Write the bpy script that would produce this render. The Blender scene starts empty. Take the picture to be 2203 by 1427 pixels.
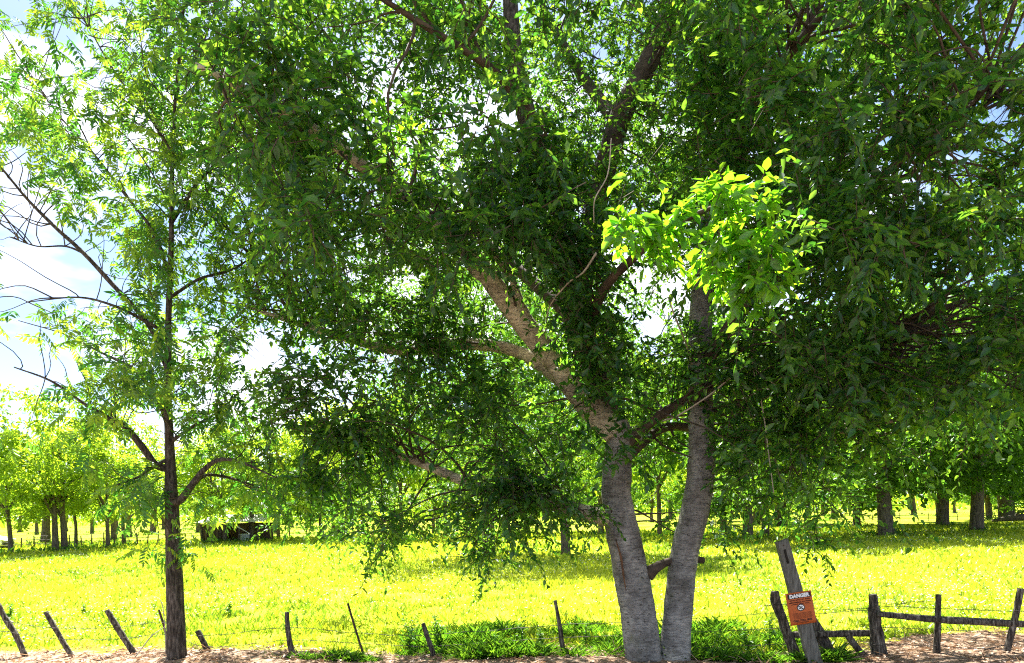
import bpy, math, random
import numpy as np
from mathutils import Vector, Matrix, noise as mnoise

random.seed(11)
rng = np.random.default_rng(11)
S = bpy.context.scene
COL = S.collection

# ------------------------------------------------------------------ camera
F, PW, HZ, CAMZ = 1600.0, 2203.0, 1097.5, 1.9
ROLL = math.atan(0.0204)
CR, SR = math.cos(ROLL), math.sin(ROLL)
cam = bpy.data.cameras.new('camera')
cam.sensor_width = 36.0
cam.lens = F / PW * 36.0
cam.shift_y = (HZ - 713.5) / PW
cam.clip_start = 0.05
cam.clip_end = 6000.0
camo = bpy.data.objects.new('camera', cam)
COL.objects.link(camo)
camo.matrix_world = Matrix(((CR, SR, 0, 0), (0, 0, -1, 0), (-SR, CR, 0, CAMZ), (0, 0, 0, 1)))
S.camera = camo

# ------------------------------------------------------------------ sky, sun, exposure
SUN_EL, SUN_AZ = math.radians(52), math.radians(-15)      # azimuth from +Y, negative to the left
SUNV = Vector((math.sin(SUN_AZ) * math.cos(SUN_EL), math.cos(SUN_AZ) * math.cos(SUN_EL), math.sin(SUN_EL)))
world = bpy.data.worlds.new('World')
S.world = world
world.use_nodes = True
wn, wl = world.node_tree.nodes, world.node_tree.links
wn.clear()
w_out = wn.new('ShaderNodeOutputWorld')
w_bg = wn.new('ShaderNodeBackground')
w_bg.inputs['Strength'].default_value = 0.05
w_sky = wn.new('ShaderNodeTexSky')
w_sky.sky_type = 'NISHITA'
w_sky.sun_disc = False
w_sky.sun_elevation = SUN_EL
w_sky.sun_rotation = SUN_AZ
w_sky.air_density = 0.8
w_sky.dust_density = 0.5
w_sky.ozone_density = 3.0
w_tc = wn.new('ShaderNodeTexCoord')
w_map = wn.new('ShaderNodeMapping')
w_map.inputs['Scale'].default_value = (1.0, 1.0, 2.6)
w_noise = wn.new('ShaderNodeTexNoise')
w_noise.inputs['Scale'].default_value = 2.3
w_noise.inputs['Detail'].default_value = 6
w_noise.inputs['Roughness'].default_value = 0.55
w_ramp = wn.new('ShaderNodeValToRGB')
w_ramp.color_ramp.elements[0].position = 0.465
w_ramp.color_ramp.elements[1].position = 0.60
w_mix = wn.new('ShaderNodeMixRGB')
w_mix.inputs['Color2'].default_value = (8.0, 8.2, 8.8, 1)
wl.new(w_tc.outputs['Generated'], w_map.inputs['Vector'])
wl.new(w_map.outputs['Vector'], w_noise.inputs['Vector'])
wl.new(w_noise.outputs['Fac'], w_ramp.inputs['Fac'])
wl.new(w_ramp.outputs['Color'], w_mix.inputs['Fac'])
wl.new(w_sky.outputs['Color'], w_mix.inputs['Color1'])
wl.new(w_mix.outputs['Color'], w_bg.inputs['Color'])
wl.new(w_bg.outputs['Background'], w_out.inputs['Surface'])

sun = bpy.data.lights.new('sun', 'SUN')
sun.energy = 5.0
sun.angle = math.radians(0.53)
sun.color = (1.0, 0.95, 0.86)
suno = bpy.data.objects.new('sun', sun)
COL.objects.link(suno)
suno.rotation_euler = SUNV.to_track_quat('Z', 'Y').to_euler()
suno.location = SUNV * 60

S.view_settings.view_transform = 'Standard'
S.view_settings.look = 'None'
S.view_settings.exposure = 2.38
S.view_settings.gamma = 1.0
S.view_settings.use_curve_mapping = False
S.render.engine = 'CYCLES'
S.cycles.max_bounces = 7
S.cycles.diffuse_bounces = 4
S.cycles.transmission_bounces = 5
S.cycles.glossy_bounces = 2
S.cycles.use_denoising = False
S.cycles.pixel_filter_type = 'BLACKMAN_HARRIS'
S.cycles.filter_width = 1.15
S.cycles.sample_clamp_indirect = 6.0


# ------------------------------------------------------------------ helpers
def P(u, v, y):
    """point at depth y seen at photo pixel (u, v)"""
    cx, cy = (u - 1101.5) / F, (HZ - v) / F
    return Vector((y * (cx * CR + cy * SR), y, CAMZ + y * (-cx * SR + cy * CR)))


def Pn(u, v, y):
    cx, cy = (u - 1101.5) / F, (HZ - v) / F
    return np.stack([y * (cx * CR + cy * SR), y, CAMZ + y * (-cx * SR + cy * CR)], -1)


def UV(p):
    """inverse of P for arrays"""
    y = np.maximum(p[..., 1], 0.05)
    a, b = p[..., 0] / y, (p[..., 2] - CAMZ) / y
    cx, cy = a * CR - b * SR, a * SR + b * CR
    return 1101.5 + F * cx, HZ - F * cy


def fence_y(x):
    return 9.55 - 0.11 * x


def gz(x, y):
    """ground height"""
    x, y = np.asarray(x, float), np.asarray(y, float)
    d = y - fence_y(x)
    z = 0.10 * np.exp(-((d + 0.3) / 0.8) ** 2) * (0.6 + 0.4 * np.sin(x * 1.3 + 0.6))
    z = z + 0.05 * np.sin(x * 0.21 + 1.0) * np.sin(y * 0.17) * np.clip((y - 12) / 20, 0, 1)
    z = z - 0.12 * np.clip((-d - 0.8) / 3.0, 0, 1)
    return z


def norm(a):
    return a / np.maximum(np.linalg.norm(a, axis=-1, keepdims=True), 1e-9)


class MB:
    """collects vertices and quads / triangles"""
    def __init__(self):
        self.v, self.f3, self.f4, self.t, self.n = [], [], [], [], 0

    def add(self, V, Fc, tint=None):
        V = np.asarray(V, np.float32).reshape(-1, 3)
        Fc = np.asarray(Fc, np.int32)
        (self.f4 if Fc.shape[1] == 4 else self.f3).append(Fc + self.n)
        self.v.append(V)
        self.t.append(np.full(len(V), 0.5, np.float32) if tint is None else np.asarray(tint, np.float32))
        self.n += len(V)

    def more(self, Fc, base):
        Fc = np.asarray(Fc, np.int32)
        (self.f4 if Fc.shape[1] == 4 else self.f3).append(Fc + base)

    def mesh(self, name, mat, smooth=False):
        me = bpy.data.meshes.new(name)
        V = np.concatenate(self.v)
        me.vertices.add(len(V))
        me.vertices.foreach_set('co', V.ravel())
        q = np.concatenate(self.f4) if self.f4 else np.zeros((0, 4), np.int32)
        t = np.concatenate(self.f3) if self.f3 else np.zeros((0, 3), np.int32)
        me.loops.add(q.size + t.size)
        me.loops.foreach_set('vertex_index', np.concatenate([q.ravel(), t.ravel()]).astype(np.int32))
        me.polygons.add(len(q) + len(t))
        st = np.concatenate([np.arange(len(q)) * 4, q.size + np.arange(len(t)) * 3]).astype(np.int32)
        me.polygons.foreach_set('loop_start', st)
        if smooth:
            me.polygons.foreach_set('use_smooth', np.ones(len(q) + len(t), bool))
        a = me.attributes.new('tint', 'FLOAT', 'POINT')
        a.data.foreach_set('value', np.concatenate(self.t))
        me.materials.append(mat)
        me.update(calc_edges=True)
        return me

    def obj(self, name, mat, parent=None, smooth=False):
        o = bpy.data.objects.new(name, self.mesh(name, mat, smooth))
        COL.objects.link(o)
        if parent is not None:
            o.parent = parent
            o.matrix_parent_inverse = Matrix.Translation(-parent.location)
        return o


def tag(o, label=None, cat=None, group=None, kind=None):
    for k, v in (('label', label), ('category', cat), ('group', group), ('kind', kind)):
        if v:
            o[k] = v
    return o


def empty(name, loc, label=None, cat=None, group=None):
    o = bpy.data.objects.new(name, None)
    o.empty_display_size = 0.2
    o.location = loc
    COL.objects.link(o)
    return tag(o, label, cat, group)


def child(name, me, parent, mw=None):
    o = bpy.data.objects.new(name, me)
    COL.objects.link(o)
    o.parent = parent
    if mw is not None:
        o.matrix_basis = Matrix.Translation(-parent.location) @ mw
    return o


def copy_tree(o, parent=None):
    c = o.copy()
    COL.objects.link(c)
    if parent is not None:
        c.parent = parent
    for ch in list(o.children):
        copy_tree(ch, c)
    return c


def spline(pts, rad, n):
    """Catmull-Rom through pts (list of Vector) with radii"""
    p = np.array([list(q) for q in pts], float)
    r = np.array(rad, float)
    p = np.vstack([2 * p[0] - p[1], p, 2 * p[-1] - p[-2]])
    r = np.concatenate([[r[0]], r, [r[-1]]])
    out, orad = [], []
    k = len(pts) - 1
    for i in range(k):
        for t in np.linspace(0, 1, n, endpoint=(i == k - 1)):
            a, b, c, d = p[i], p[i + 1], p[i + 2], p[i + 3]
            out.append(0.5 * (2 * b + (c - a) * t + (2 * a - 5 * b + 4 * c - d) * t * t + (3 * b - a - 3 * c + d) * t ** 3))
            orad.append(r[i + 1] * (1 - t) + r[i + 2] * t)
    return np.array(out), np.array(orad)


def tube(mb, pts, rad, sides=8, rough=0.0, freq=6.0, cap=True, tint=0.5, flat=None):
    pts = np.asarray(pts, float)
    rad = np.asarray(rad, float)
    n = len(pts)
    T = norm(np.gradient(pts, axis=0))
    ref = np.array([0.0, 1.0, 0.0]) if abs(T[0][1]) < 0.8 else np.array([1.0, 0, 0])
    A = norm(np.cross(T[0], ref))
    ang = np.arange(sides) * 2 * math.pi / sides
    V = np.zeros((n, sides, 3))
    for i in range(n):
        A = norm(A - T[i] * np.dot(A, T[i]))
        B = np.cross(T[i], A)
        rr = np.full(sides, rad[i])
        ring = pts[i] + np.outer(np.cos(ang) * rr, A) + np.outer(np.sin(ang) * rr, B)
        if rough:
            for k in range(sides):
                q = ring[k]
                d = mnoise.noise(Vector(q * freq)) * 0.6 + mnoise.noise(Vector(q * freq * 3.1)) * 0.4
                ring[k] = pts[i] + (q - pts[i]) * (1 + rough * d)
        V[i] = ring
    i = np.arange(n - 1)[:, None]
    k = np.arange(sides)[None]
    k2 = (k + 1) % sides
    Fc = np.stack([i * sides + k, i * sides + k2, (i + 1) * sides + k2, (i + 1) * sides + k], -1).reshape(-1, 4)
    base = mb.n
    V = V.reshape(-1, 3)
    if cap:
        V = np.vstack([V, pts[0], pts[-1]])
    mb.add(V, Fc, np.full(len(V), tint))
    if cap:
        a, b = n * sides, n * sides + 1
        kk = np.arange(sides)
        mb.more(np.stack([np.full(sides, a), (kk + 1) % sides, kk], -1), base)
        o = (n - 1) * sides
        mb.more(np.stack([np.full(sides, b), o + kk, o + (kk + 1) % sides], -1), base)


def limb(mb, pts, rad, n=6, **k):
    p, r = spline(pts, rad, n)
    tube(mb, p, r, **k)
    return p


def box(mb, c, sx, sy, sz, M=None, tint=0.5):
    v = np.array([[x, y, z] for x in (-.5, .5) for y in (-.5, .5) for z in (-.5, .5)]) * np.array([sx, sy, sz])
    if M is not None:
        v = v @ np.array(M).T
    v = v + np.array(list(c))
    mb.add(v, [[0, 1, 3, 2], [4, 6, 7, 5], [0, 4, 5, 1], [2, 3, 7, 6], [0, 2, 6, 4], [1, 5, 7, 3]], np.full(8, tint))


def frames(D, N):
    D = norm(D)
    N = norm(N - D * np.sum(N * D, -1, keepdims=True))
    return D, np.cross(N, D), N


LEAF_T = np.array([0.0, 0.30, 0.68, 1.0, 0.68, 0.30])
LEAF_S = np.array([0.0, -0.5, -0.38, 0.0, 0.38, 0.5])


def leaf_arrays(pos, D, N, L, wr, droop=0.15, fold=0.16):
    """n leaves of two quads each, folded on the midrib"""
    D, Sd, N = frames(D, N)
    n = len(pos)
    L = np.broadcast_to(L, (n,))[:, None, None]
    wr = np.broadcast_to(wr, (n,))[:, None, None]
    t = LEAF_T[None, :, None]
    s = LEAF_S[None, :, None]
    V = (pos[:, None] + D[:, None] * t * L + Sd[:, None] * s * wr * L
         + N[:, None] * (np.abs(s) * 2 * fold * wr * L - droop * t * t * L))
    b = (np.arange(n) * 6)[:, None]
    Fc = np.stack([b + np.array([[0, 1, 2, 3]]), b + np.array([[0, 3, 4, 5]])], 1).reshape(-1, 4)
    return V.reshape(-1, 3), Fc


def add_leaves(mb, pos, D, N, L, wr, tint, **k):
    if len(pos) == 0:
        return
    V, Fc = leaf_arrays(pos, D, N, L, wr, **k)
    mb.add(V, Fc, np.repeat(tint, 6))


def rand_dir(n):
    return norm(rng.normal(size=(n, 3)))


# ------------------------------------------------------------------ materials
def new_mat(name):
    m = bpy.data.materials.new(name)
    m.use_nodes = True
    m.node_tree.nodes.clear()
    return m, m.node_tree.nodes, m.node_tree.links


def leaf_mat(name, ca, cb, ta, tb, trans=0.5, gloss=0.06, grough=0.4):
    """leaf: diffuse colour ca..cb, translucent colour ta..tb by a value of each leaf"""
    m, n, l = new_mat(name)
    out = n.new('ShaderNodeOutputMaterial')
    at = n.new('ShaderNodeAttribute')
    at.attribute_name = 'tint'
    c1 = n.new('ShaderNodeMixRGB')
    c1.inputs[1].default_value = (*ca, 1)
    c1.inputs[2].default_value = (*cb, 1)
    c2 = n.new('ShaderNodeMixRGB')
    c2.inputs[1].default_value = (*ta, 1)
    c2.inputs[2].default_value = (*tb, 1)
    l.new(at.outputs['Fac'], c1.inputs[0])
    l.new(at.outputs['Fac'], c2.inputs[0])
    d = n.new('ShaderNodeBsdfDiffuse')
    t = n.new('ShaderNodeBsdfTranslucent')
    l.new(c1.outputs[0], d.inputs['Color'])
    l.new(c2.outputs[0], t.inputs['Color'])
    mx = n.new('ShaderNodeMixShader')
    mx.inputs[0].default_value = trans
    l.new(d.outputs[0], mx.inputs[1])
    l.new(t.outputs[0], mx.inputs[2])
    g = n.new('ShaderNodeBsdfGlossy')
    g.inputs['Roughness'].default_value = grough
    g.inputs['Color'].default_value = (0.9, 0.95, 1.0, 1)
    m2 = n.new('ShaderNodeMixShader')
    m2.inputs[0].default_value = gloss
    l.new(mx.outputs[0], m2.inputs[1])
    l.new(g.outputs[0], m2.inputs[2])
    l.new(m2.outputs[0], out.inputs['Surface'])
    return m


def rough_mat(name, stops, scale=(1, 1, 1), nscale=6.0, detail=6, rough=0.9, bump=0.4, bscale=None, bdist=0.02, spec=0.2):
    """noise-coloured rough material with bump, object coordinates"""
    m, n, l = new_mat(name)
    out = n.new('ShaderNodeOutputMaterial')
    b = n.new('ShaderNodeBsdfPrincipled')
    b.inputs['Roughness'].default_value = rough
    b.inputs['Specular IOR Level'].default_value = spec
    tc = n.new('ShaderNodeTexCoord')
    mp = n.new('ShaderNodeMapping')
    mp.inputs['Scale'].default_value = scale
    nz = n.new('ShaderNodeTexNoise')
    nz.inputs['Scale'].default_value = nscale
    nz.inputs['Detail'].default_value = detail
    nz.inputs['Roughness'].default_value = 0.65
    rp = n.new('ShaderNodeValToRGB')
    cr = rp.color_ramp
    while len(cr.elements) < len(stops):
        cr.elements.new(0.5)
    for e, (p, c) in zip(cr.elements, stops):
        e.position = p
        e.color = (*c, 1)
    l.new(tc.outputs['Object'], mp.inputs[0])
    l.new(mp.outputs[0], nz.inputs['Vector'])
    l.new(nz.outputs['Fac'], rp.inputs[0])
    l.new(rp.outputs[0], b.inputs['Base Color'])
    nb = nz
    if bscale:
        nb = n.new('ShaderNodeTexNoise')
        nb.inputs['Scale'].default_value = bscale
        nb.inputs['Detail'].default_value = 5
        l.new(mp.outputs[0], nb.inputs['Vector'])
    bp = n.new('ShaderNodeBump')
    bp.inputs['Strength'].default_value = bump
    bp.inputs['Distance'].default_value = bdist
    l.new(nb.outputs['Fac'], bp.inputs['Height'])
    l.new(bp.outputs[0], b.inputs['Normal'])
    l.new(b.outputs[0], out.inputs['Surface'])
    return m


def plain_mat(name, c, rough=0.6, metal=0.0, spec=0.4):
    m, n, l = new_mat(name)
    out = n.new('ShaderNodeOutputMaterial')
    b = n.new('ShaderNodeBsdfPrincipled')
    b.inputs['Base Color'].default_value = (*c, 1)
    b.inputs['Roughness'].default_value = rough
    b.inputs['Metallic'].default_value = metal
    b.inputs['Specular IOR Level'].default_value = spec
    l.new(b.outputs[0], out.inputs['Surface'])
    return m


M_LEAF = leaf_mat('broad_leaf', (0.011, 0.050, 0.016), (0.030, 0.094, 0.022), (0.07, 0.26, 0.020), (0.36, 0.62, 0.03), 0.5, 0.025)
M_YOUNG_LIT = leaf_mat('young_lit_leaf', (0.06, 0.18, 0.012), (0.11, 0.24, 0.015), (0.16, 0.50, 0.01), (0.40, 0.70, 0.02), 0.6, 0.04)  # paler lime copy of the crown leaf: new growth, plus sunlight in the colour
M_PECAN = leaf_mat('pecan_leaf', (0.014, 0.06, 0.016), (0.06, 0.13, 0.02), (0.07, 0.27, 0.018), (0.42, 0.62, 0.03), 0.55, 0.03)
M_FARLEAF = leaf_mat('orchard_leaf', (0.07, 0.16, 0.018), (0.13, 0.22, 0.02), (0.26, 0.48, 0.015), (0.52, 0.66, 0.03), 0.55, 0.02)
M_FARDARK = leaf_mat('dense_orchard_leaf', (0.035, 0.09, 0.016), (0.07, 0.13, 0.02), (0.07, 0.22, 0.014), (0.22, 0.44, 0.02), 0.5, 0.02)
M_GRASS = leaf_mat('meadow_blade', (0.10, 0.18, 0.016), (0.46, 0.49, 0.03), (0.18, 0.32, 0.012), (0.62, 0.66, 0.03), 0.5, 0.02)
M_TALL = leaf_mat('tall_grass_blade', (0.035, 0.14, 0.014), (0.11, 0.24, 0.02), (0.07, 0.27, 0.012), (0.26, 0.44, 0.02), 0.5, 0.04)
M_FLOWER = leaf_mat('white_petal', (0.75, 0.75, 0.68), (0.85, 0.85, 0.8), (0.6, 0.6, 0.5), (0.7, 0.7, 0.65), 0.4, 0.02)
M_LITTER = leaf_mat('dry_leaf', (0.16, 0.09, 0.055), (0.60, 0.45, 0.33), (0.25, 0.12, 0.05), (0.4, 0.25, 0.14), 0.25, 0.03)
def bark_mat(name, broad_stops, k=1.0):
    """pale grey bark with fine level wrinkles, dark pores and broad lighter patches"""
    m, n, l = new_mat(name)
    out = n.new('ShaderNodeOutputMaterial')
    b = n.new('ShaderNodeBsdfPrincipled')
    b.inputs['Roughness'].default_value = 0.9
    b.inputs['Specular IOR Level'].default_value = 0.2
    tc = n.new('ShaderNodeTexCoord')

    def tex(scale, ns, detail, ro=0.65, dis=0.0):
        mp = n.new('ShaderNodeMapping')
        mp.inputs['Scale'].default_value = scale
        z = n.new('ShaderNodeTexNoise')
        z.inputs['Scale'].default_value = ns
        z.inputs['Detail'].default_value = detail
        z.inputs['Roughness'].default_value = ro
        z.inputs['Distortion'].default_value = dis
        l.new(tc.outputs['Object'], mp.inputs[0])
        l.new(mp.outputs[0], z.inputs['Vector'])
        return z.outputs['Fac']

    def ramp(f, stops):
        r = n.new('ShaderNodeValToRGB')
        while len(r.color_ramp.elements) < len(stops):
            r.color_ramp.elements.new(0.5)
        for e, (p, c) in zip(r.color_ramp.elements, stops):
            e.position = p
            e.color = (*c, 1)
        l.new(f, r.inputs[0])
        return r.outputs[0]

    def mul(a, c, kind='MULTIPLY', f=1.0):
        q = n.new('ShaderNodeMixRGB')
        q.blend_type = kind
        q.inputs[0].default_value = f
        l.new(a, q.inputs[1])
        l.new(c, q.inputs[2])
        return q.outputs[0]
    broad = ramp(tex((1.6, 1.6, 1.2), 2.2, 5), [(p, tuple(x * k for x in c)) for p, c in broad_stops])
    wr = tex((4.5, 4.5, 26), 1.5, 8, 0.75, 0.9)
    lines = ramp(wr, [(0.36, (0.42, 0.41, 0.40)), (0.50, (0.95, 0.95, 0.95)), (0.68, (1.35, 1.34, 1.30))])
    pore = tex((16, 16, 46), 1.4, 3)
    pores = ramp(pore, [(0.32, (0.16, 0.14, 0.12)), (0.42, (1, 1, 1))])
    moss = ramp(tex((2.5, 2.5, 1.4), 1.6, 6), [(0.58, (1, 1, 1)), (0.74, (0.62, 0.66, 0.42))])
    l.new(mul(mul(mul(broad, lines), pores), moss), b.inputs['Base Color'])
    hsum = n.new('ShaderNodeMath')
    hsum.operation = 'ADD'
    l.new(wr, hsum.inputs[0])
    l.new(pore, hsum.inputs[1])
    bp = n.new('ShaderNodeBump')
    bp.inputs['Strength'].default_value = 0.55
    bp.inputs['Distance'].default_value = 0.02
    l.new(hsum.outputs[0], bp.inputs['Height'])
    l.new(bp.outputs[0], b.inputs['Normal'])
    l.new(b.outputs[0], out.inputs['Surface'])
    return m


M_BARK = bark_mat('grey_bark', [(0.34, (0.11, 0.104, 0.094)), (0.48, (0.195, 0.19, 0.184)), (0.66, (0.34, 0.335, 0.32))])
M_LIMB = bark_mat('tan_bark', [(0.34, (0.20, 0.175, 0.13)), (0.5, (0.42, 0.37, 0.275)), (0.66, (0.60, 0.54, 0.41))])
M_PBARK = rough_mat('furrowed_bark', [(0.34, (0.014, 0.011, 0.009)), (0.48, (0.055, 0.046, 0.038)), (0.62, (0.13, 0.112, 0.095)), (0.78, (0.23, 0.205, 0.18))],
                    scale=(13, 13, 3.0), nscale=2.6, bump=1.0, bdist=0.03)
M_TWIG = rough_mat('twig_bark', [(0.3, (0.03, 0.022, 0.016)), (0.7, (0.11, 0.085, 0.065))], nscale=8, bump=0.2)
M_DEAD = rough_mat('dead_twig_bark', [(0.3, (0.26, 0.22, 0.17)), (0.7, (0.50, 0.46, 0.40))], nscale=8, bump=0.2)
M_FBARK = rough_mat('orchard_bark', [(0.3, (0.03, 0.025, 0.02)), (0.5, (0.09, 0.075, 0.06)), (0.75, (0.2, 0.17, 0.14))], scale=(6, 6, 2), nscale=2, bump=0.6)
M_POST = rough_mat('weathered_post', [(0.34, (0.012, 0.010, 0.008)), (0.46, (0.05, 0.042, 0.034)), (0.58, (0.14, 0.122, 0.10)), (0.72, (0.32, 0.30, 0.265))],
                   scale=(14, 14, 2.2), nscale=3, bump=0.9, bdist=0.02)
M_TIMBER = rough_mat('sawn_timber', [(0.30, (0.055, 0.05, 0.04)), (0.5, (0.13, 0.128, 0.112)), (0.75, (0.24, 0.24, 0.22))],
                     scale=(10, 10, 1.2), nscale=4, bump=0.4, bdist=0.006)
M_STEEL = rough_mat('rusty_steel', [(0.3, (0.03, 0.02, 0.016)), (0.7, (0.11, 0.07, 0.05))], nscale=12, bump=0.2, rough=0.8)
M_WIRE = plain_mat('dark_wire', (0.06, 0.05, 0.045), 0.7, 0.3)


# ------------------------------------------------------------------ ground
def ground_material():
    m, n, l = new_mat('meadow_ground')
    out = n.new('ShaderNodeOutputMaterial')
    b = n.new('ShaderNodeBsdfPrincipled')
    b.inputs['Roughness'].default_value = 1.0
    b.inputs['Specular IOR Level'].default_value = 0.05
    geo = n.new('ShaderNodeNewGeometry')
    sep = n.new('ShaderNodeSeparateXYZ')
    l.new(geo.outputs['Position'], sep.inputs[0])

    def noise(scale, detail=5, ro=0.6):
        z = n.new('ShaderNodeTexNoise')
        z.inputs['Scale'].default_value = scale
        z.inputs['Detail'].default_value = detail
        z.inputs['Roughness'].default_value = ro
        l.new(geo.outputs['Position'], z.inputs['Vector'])
        return z

    def math_(op, a, c, clamp=False):
        q = n.new('ShaderNodeMath')
        q.operation = op
        q.use_clamp = clamp
        for i, s in enumerate((a, c)):
            if isinstance(s, (int, float)):
                q.inputs[i].default_value = s
            else:
                l.new(s, q.inputs[i])
        return q.outputs[0]

    def ramp(fac, stops):
        r = n.new('ShaderNodeValToRGB')
        while len(r.color_ramp.elements) < len(stops):
            r.color_ramp.elements.new(0.5)
        for e, (p, c) in zip(r.color_ramp.elements, stops):
            e.position = p
            e.color = (*c, 1)
        l.new(fac, r.inputs[0])
        return r.outputs[0]

    def mix(f, a, c):
        q = n.new('ShaderNodeMixRGB')
        if isinstance(f, float):
            q.inputs[0].default_value = f
        else:
            l.new(f, q.inputs[0])
        l.new(a, q.inputs[1])
        l.new(c, q.inputs[2])
        return q.outputs[0]

    fine = ramp(noise(9.0, 8, 0.75).outputs['Fac'], [(0.30, (0.09, 0.16, 0.012)), (0.44, (0.27, 0.35, 0.03)), (0.60, (0.45, 0.48, 0.03)), (0.8, (0.64, 0.62, 0.08))])
    wide = ramp(noise(0.22, 4).outputs['Fac'], [(0.36, (0.15, 0.28, 0.02)), (0.62, (0.48, 0.48, 0.03))])
    grass = mix(0.4, fine, wide)
    # white blossom specks, thicker in drifts
    vor = n.new('ShaderNodeTexVoronoi')
    vor.inputs['Scale'].default_value = 6.0
    l.new(geo.outputs['Position'], vor.inputs['Vector'])
    speck = math_('LESS_THAN', vor.outputs['Distance'], 0.16)
    drift = ramp(noise(0.16, 3).outputs['Fac'], [(0.46, (0, 0, 0)), (0.60, (1, 1, 1))])
    white = n.new('ShaderNodeRGB')
    white.outputs[0].default_value = (0.72, 0.70, 0.6, 1)
    grass = mix(math_('MULTIPLY', speck, drift), grass, white.outputs[0])
    # bare litter strip along the fence, wider at the right
    d = math_('ADD', sep.outputs['Y'], math_('MULTIPLY', sep.outputs['X'], 0.11))
    d = math_('SUBTRACT', d, 9.55)
    rgt = math_('MULTIPLY', math_('SUBTRACT', sep.outputs['X'], 4.4), 0.8, True)
    edge = math_('ADD', math_('MULTIPLY', rgt, 1.5), 0.45)
    edge = math_('ADD', edge, math_('MULTIPLY', math_('SUBTRACT', noise(1.6, 6, 0.7).outputs['Fac'], 0.5), 2.2))
    dirt = math_('MULTIPLY', math_('SUBTRACT', edge, d), 5.0, True)
    soil = ramp(noise(14.0, 8, 0.7).outputs['Fac'], [(0.34, (0.07, 0.042, 0.026)), (0.48, (0.27, 0.18, 0.12)), (0.66, (0.52, 0.40, 0.30))])
    colr = mix(dirt, grass, soil)
    l.new(colr, b.inputs['Base Color'])
    bp = n.new('ShaderNodeBump')
    bp.inputs['Strength'].default_value = 0.6
    bp.inputs['Distance'].default_value = 0.05
    l.new(noise(22.0, 8, 0.7).outputs['Fac'], bp.inputs['Height'])
    l.new(bp.outputs[0], b.inputs['Normal'])
    l.new(b.outputs[0], out.inputs['Surface'])
    return m


def build_ground():
    gx = np.concatenate([[-3000, -1200, -500, -200, -110], np.linspace(-70, 70, 281), [110, 200, 500, 1200, 3000]])
    gy = np.concatenate([[-300, -60, -20], np.linspace(-6, 30, 181), np.linspace(30.8, 110, 100), [140, 200, 350, 700, 1500, 4000]])
    X, Y = np.meshgrid(gx, gy)
    Z = gz(X, Y)
    mb = MB()
    w, h = len(gx), len(gy)
    i, k = np.meshgrid(np.arange(h - 1), np.arange(w - 1), indexing='ij')
    a = i * w + k
    mb.add(np.stack([X, Y, Z], -1), np.stack([a, a + 1, a + w + 1, a + w], -1).reshape(-1, 4))
    o = mb.obj('meadow_ground', ground_material(), smooth=True)
    tag(o, 'bright yellow green meadow with a bare litter strip along the fence', None, None, 'structure')


build_ground()


# ------------------------------------------------------------------ foliage generators
def in_ell(u, v, E):
    m = np.zeros(len(u), bool)
    for (cu, cv, ru, rv) in E:
        m |= ((u - cu) / ru) ** 2 + ((v - cv) / rv) ** 2 < 1
    return m


def near_sun_ray(p, c, r):
    """inside the shaft of light that reaches c"""
    s = np.array(SUNV)
    w = p - np.array(list(c))
    t = w @ s
    q = w - t[:, None] * s
    return (t > 0.25) & (np.linalg.norm(q, axis=1) < r)


def sprays(C0, R, n_per, out_from=None, L=(0.30, 0.65), droop=0.38, m=13, leaf=(0.07, 0.11), wr=(0.40, 0.52)):
    """twigs with leaves round clump centres C0 (k,3) of radius R (k)"""
    k = len(C0)
    c = np.repeat(C0, n_per, 0)
    r = np.repeat(R, n_per)
    n = len(c)
    off = rand_dir(n) * (rng.random(n) ** 0.6 * r * 0.75)[:, None]
    off[:, 2] *= 0.75
    Sx = c + off
    D = norm(off / r[:, None] + rand_dir(n) * 0.7 + np.array([0, 0, 0.10]))
    Ln = rng.uniform(*L, n)
    t = np.linspace(0.12, 1.0, m)[None]
    t = t + rng.uniform(-0.03, 0.03, (n, m))
    pos = Sx[:, None] + D[:, None] * (Ln[:, None] * t)[..., None]
    pos[..., 2] -= droop * t * t * Ln[:, None]
    side = norm(np.cross(D, np.array([0.0, 0, 1.0])) + 1e-4)
    sgn = np.where(np.arange(m) % 2 == 0, 1.0, -1.0)[None, :, None]
    ld = D[:, None] * 0.55 + side[:, None] * sgn * 0.8 + rng.normal(size=(n, m, 3)) * 0.5
    ld[..., 2] -= 0.22 + 0.3 * t
    nn = rng.normal(size=(n, m, 3)) * 0.6 + np.array([0, -0.25, 1.0])
    pos, ld, nn = pos.reshape(-1, 3), ld.reshape(-1, 3), nn.reshape(-1, 3)
    LL = rng.uniform(*leaf, len(pos))
    WW = rng.uniform(*wr, len(pos))
    return dict(pos=pos, d=ld, n=nn, L=LL, w=WW, S=Sx, D=D, Ln=Ln, dr=np.full(n, droop))


def twig_tubes(mb, s, keep, r0=0.006):
    """three-sided twig for each spray, bent twice"""
    Sx, D, L, dr = s['S'][keep], s['D'][keep], s['Ln'][keep], s['dr'][keep]
    n = len(Sx)
    if not n:
        return
    A = norm(np.cross(D, np.array([0.3, 0.2, 1.0])))
    B = np.cross(D, A)
    rows = []
    for t, rr in ((0.0, 1.0), (0.5, 0.7), (1.0, 0.3)):
        c = Sx + D * (L * t)[:, None]
        c[:, 2] -= dr * t * t * L
        for a in (0, 2.094, 4.189):
            rows.append(c + (A * math.cos(a) + B * math.sin(a)) * r0 * rr)
    V = np.stack(rows, 1)
    b = (np.arange(n) * 9)[:, None, None]
    q = []
    for i in range(2):
        for k in range(3):
            k2 = (k + 1) % 3
            q.append([i * 3 + k, i * 3 + k2, (i + 1) * 3 + k2, (i + 1) * 3 + k])
    mb.add(V, (b + np.array(q)[None]).reshape(-1, 4))


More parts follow.
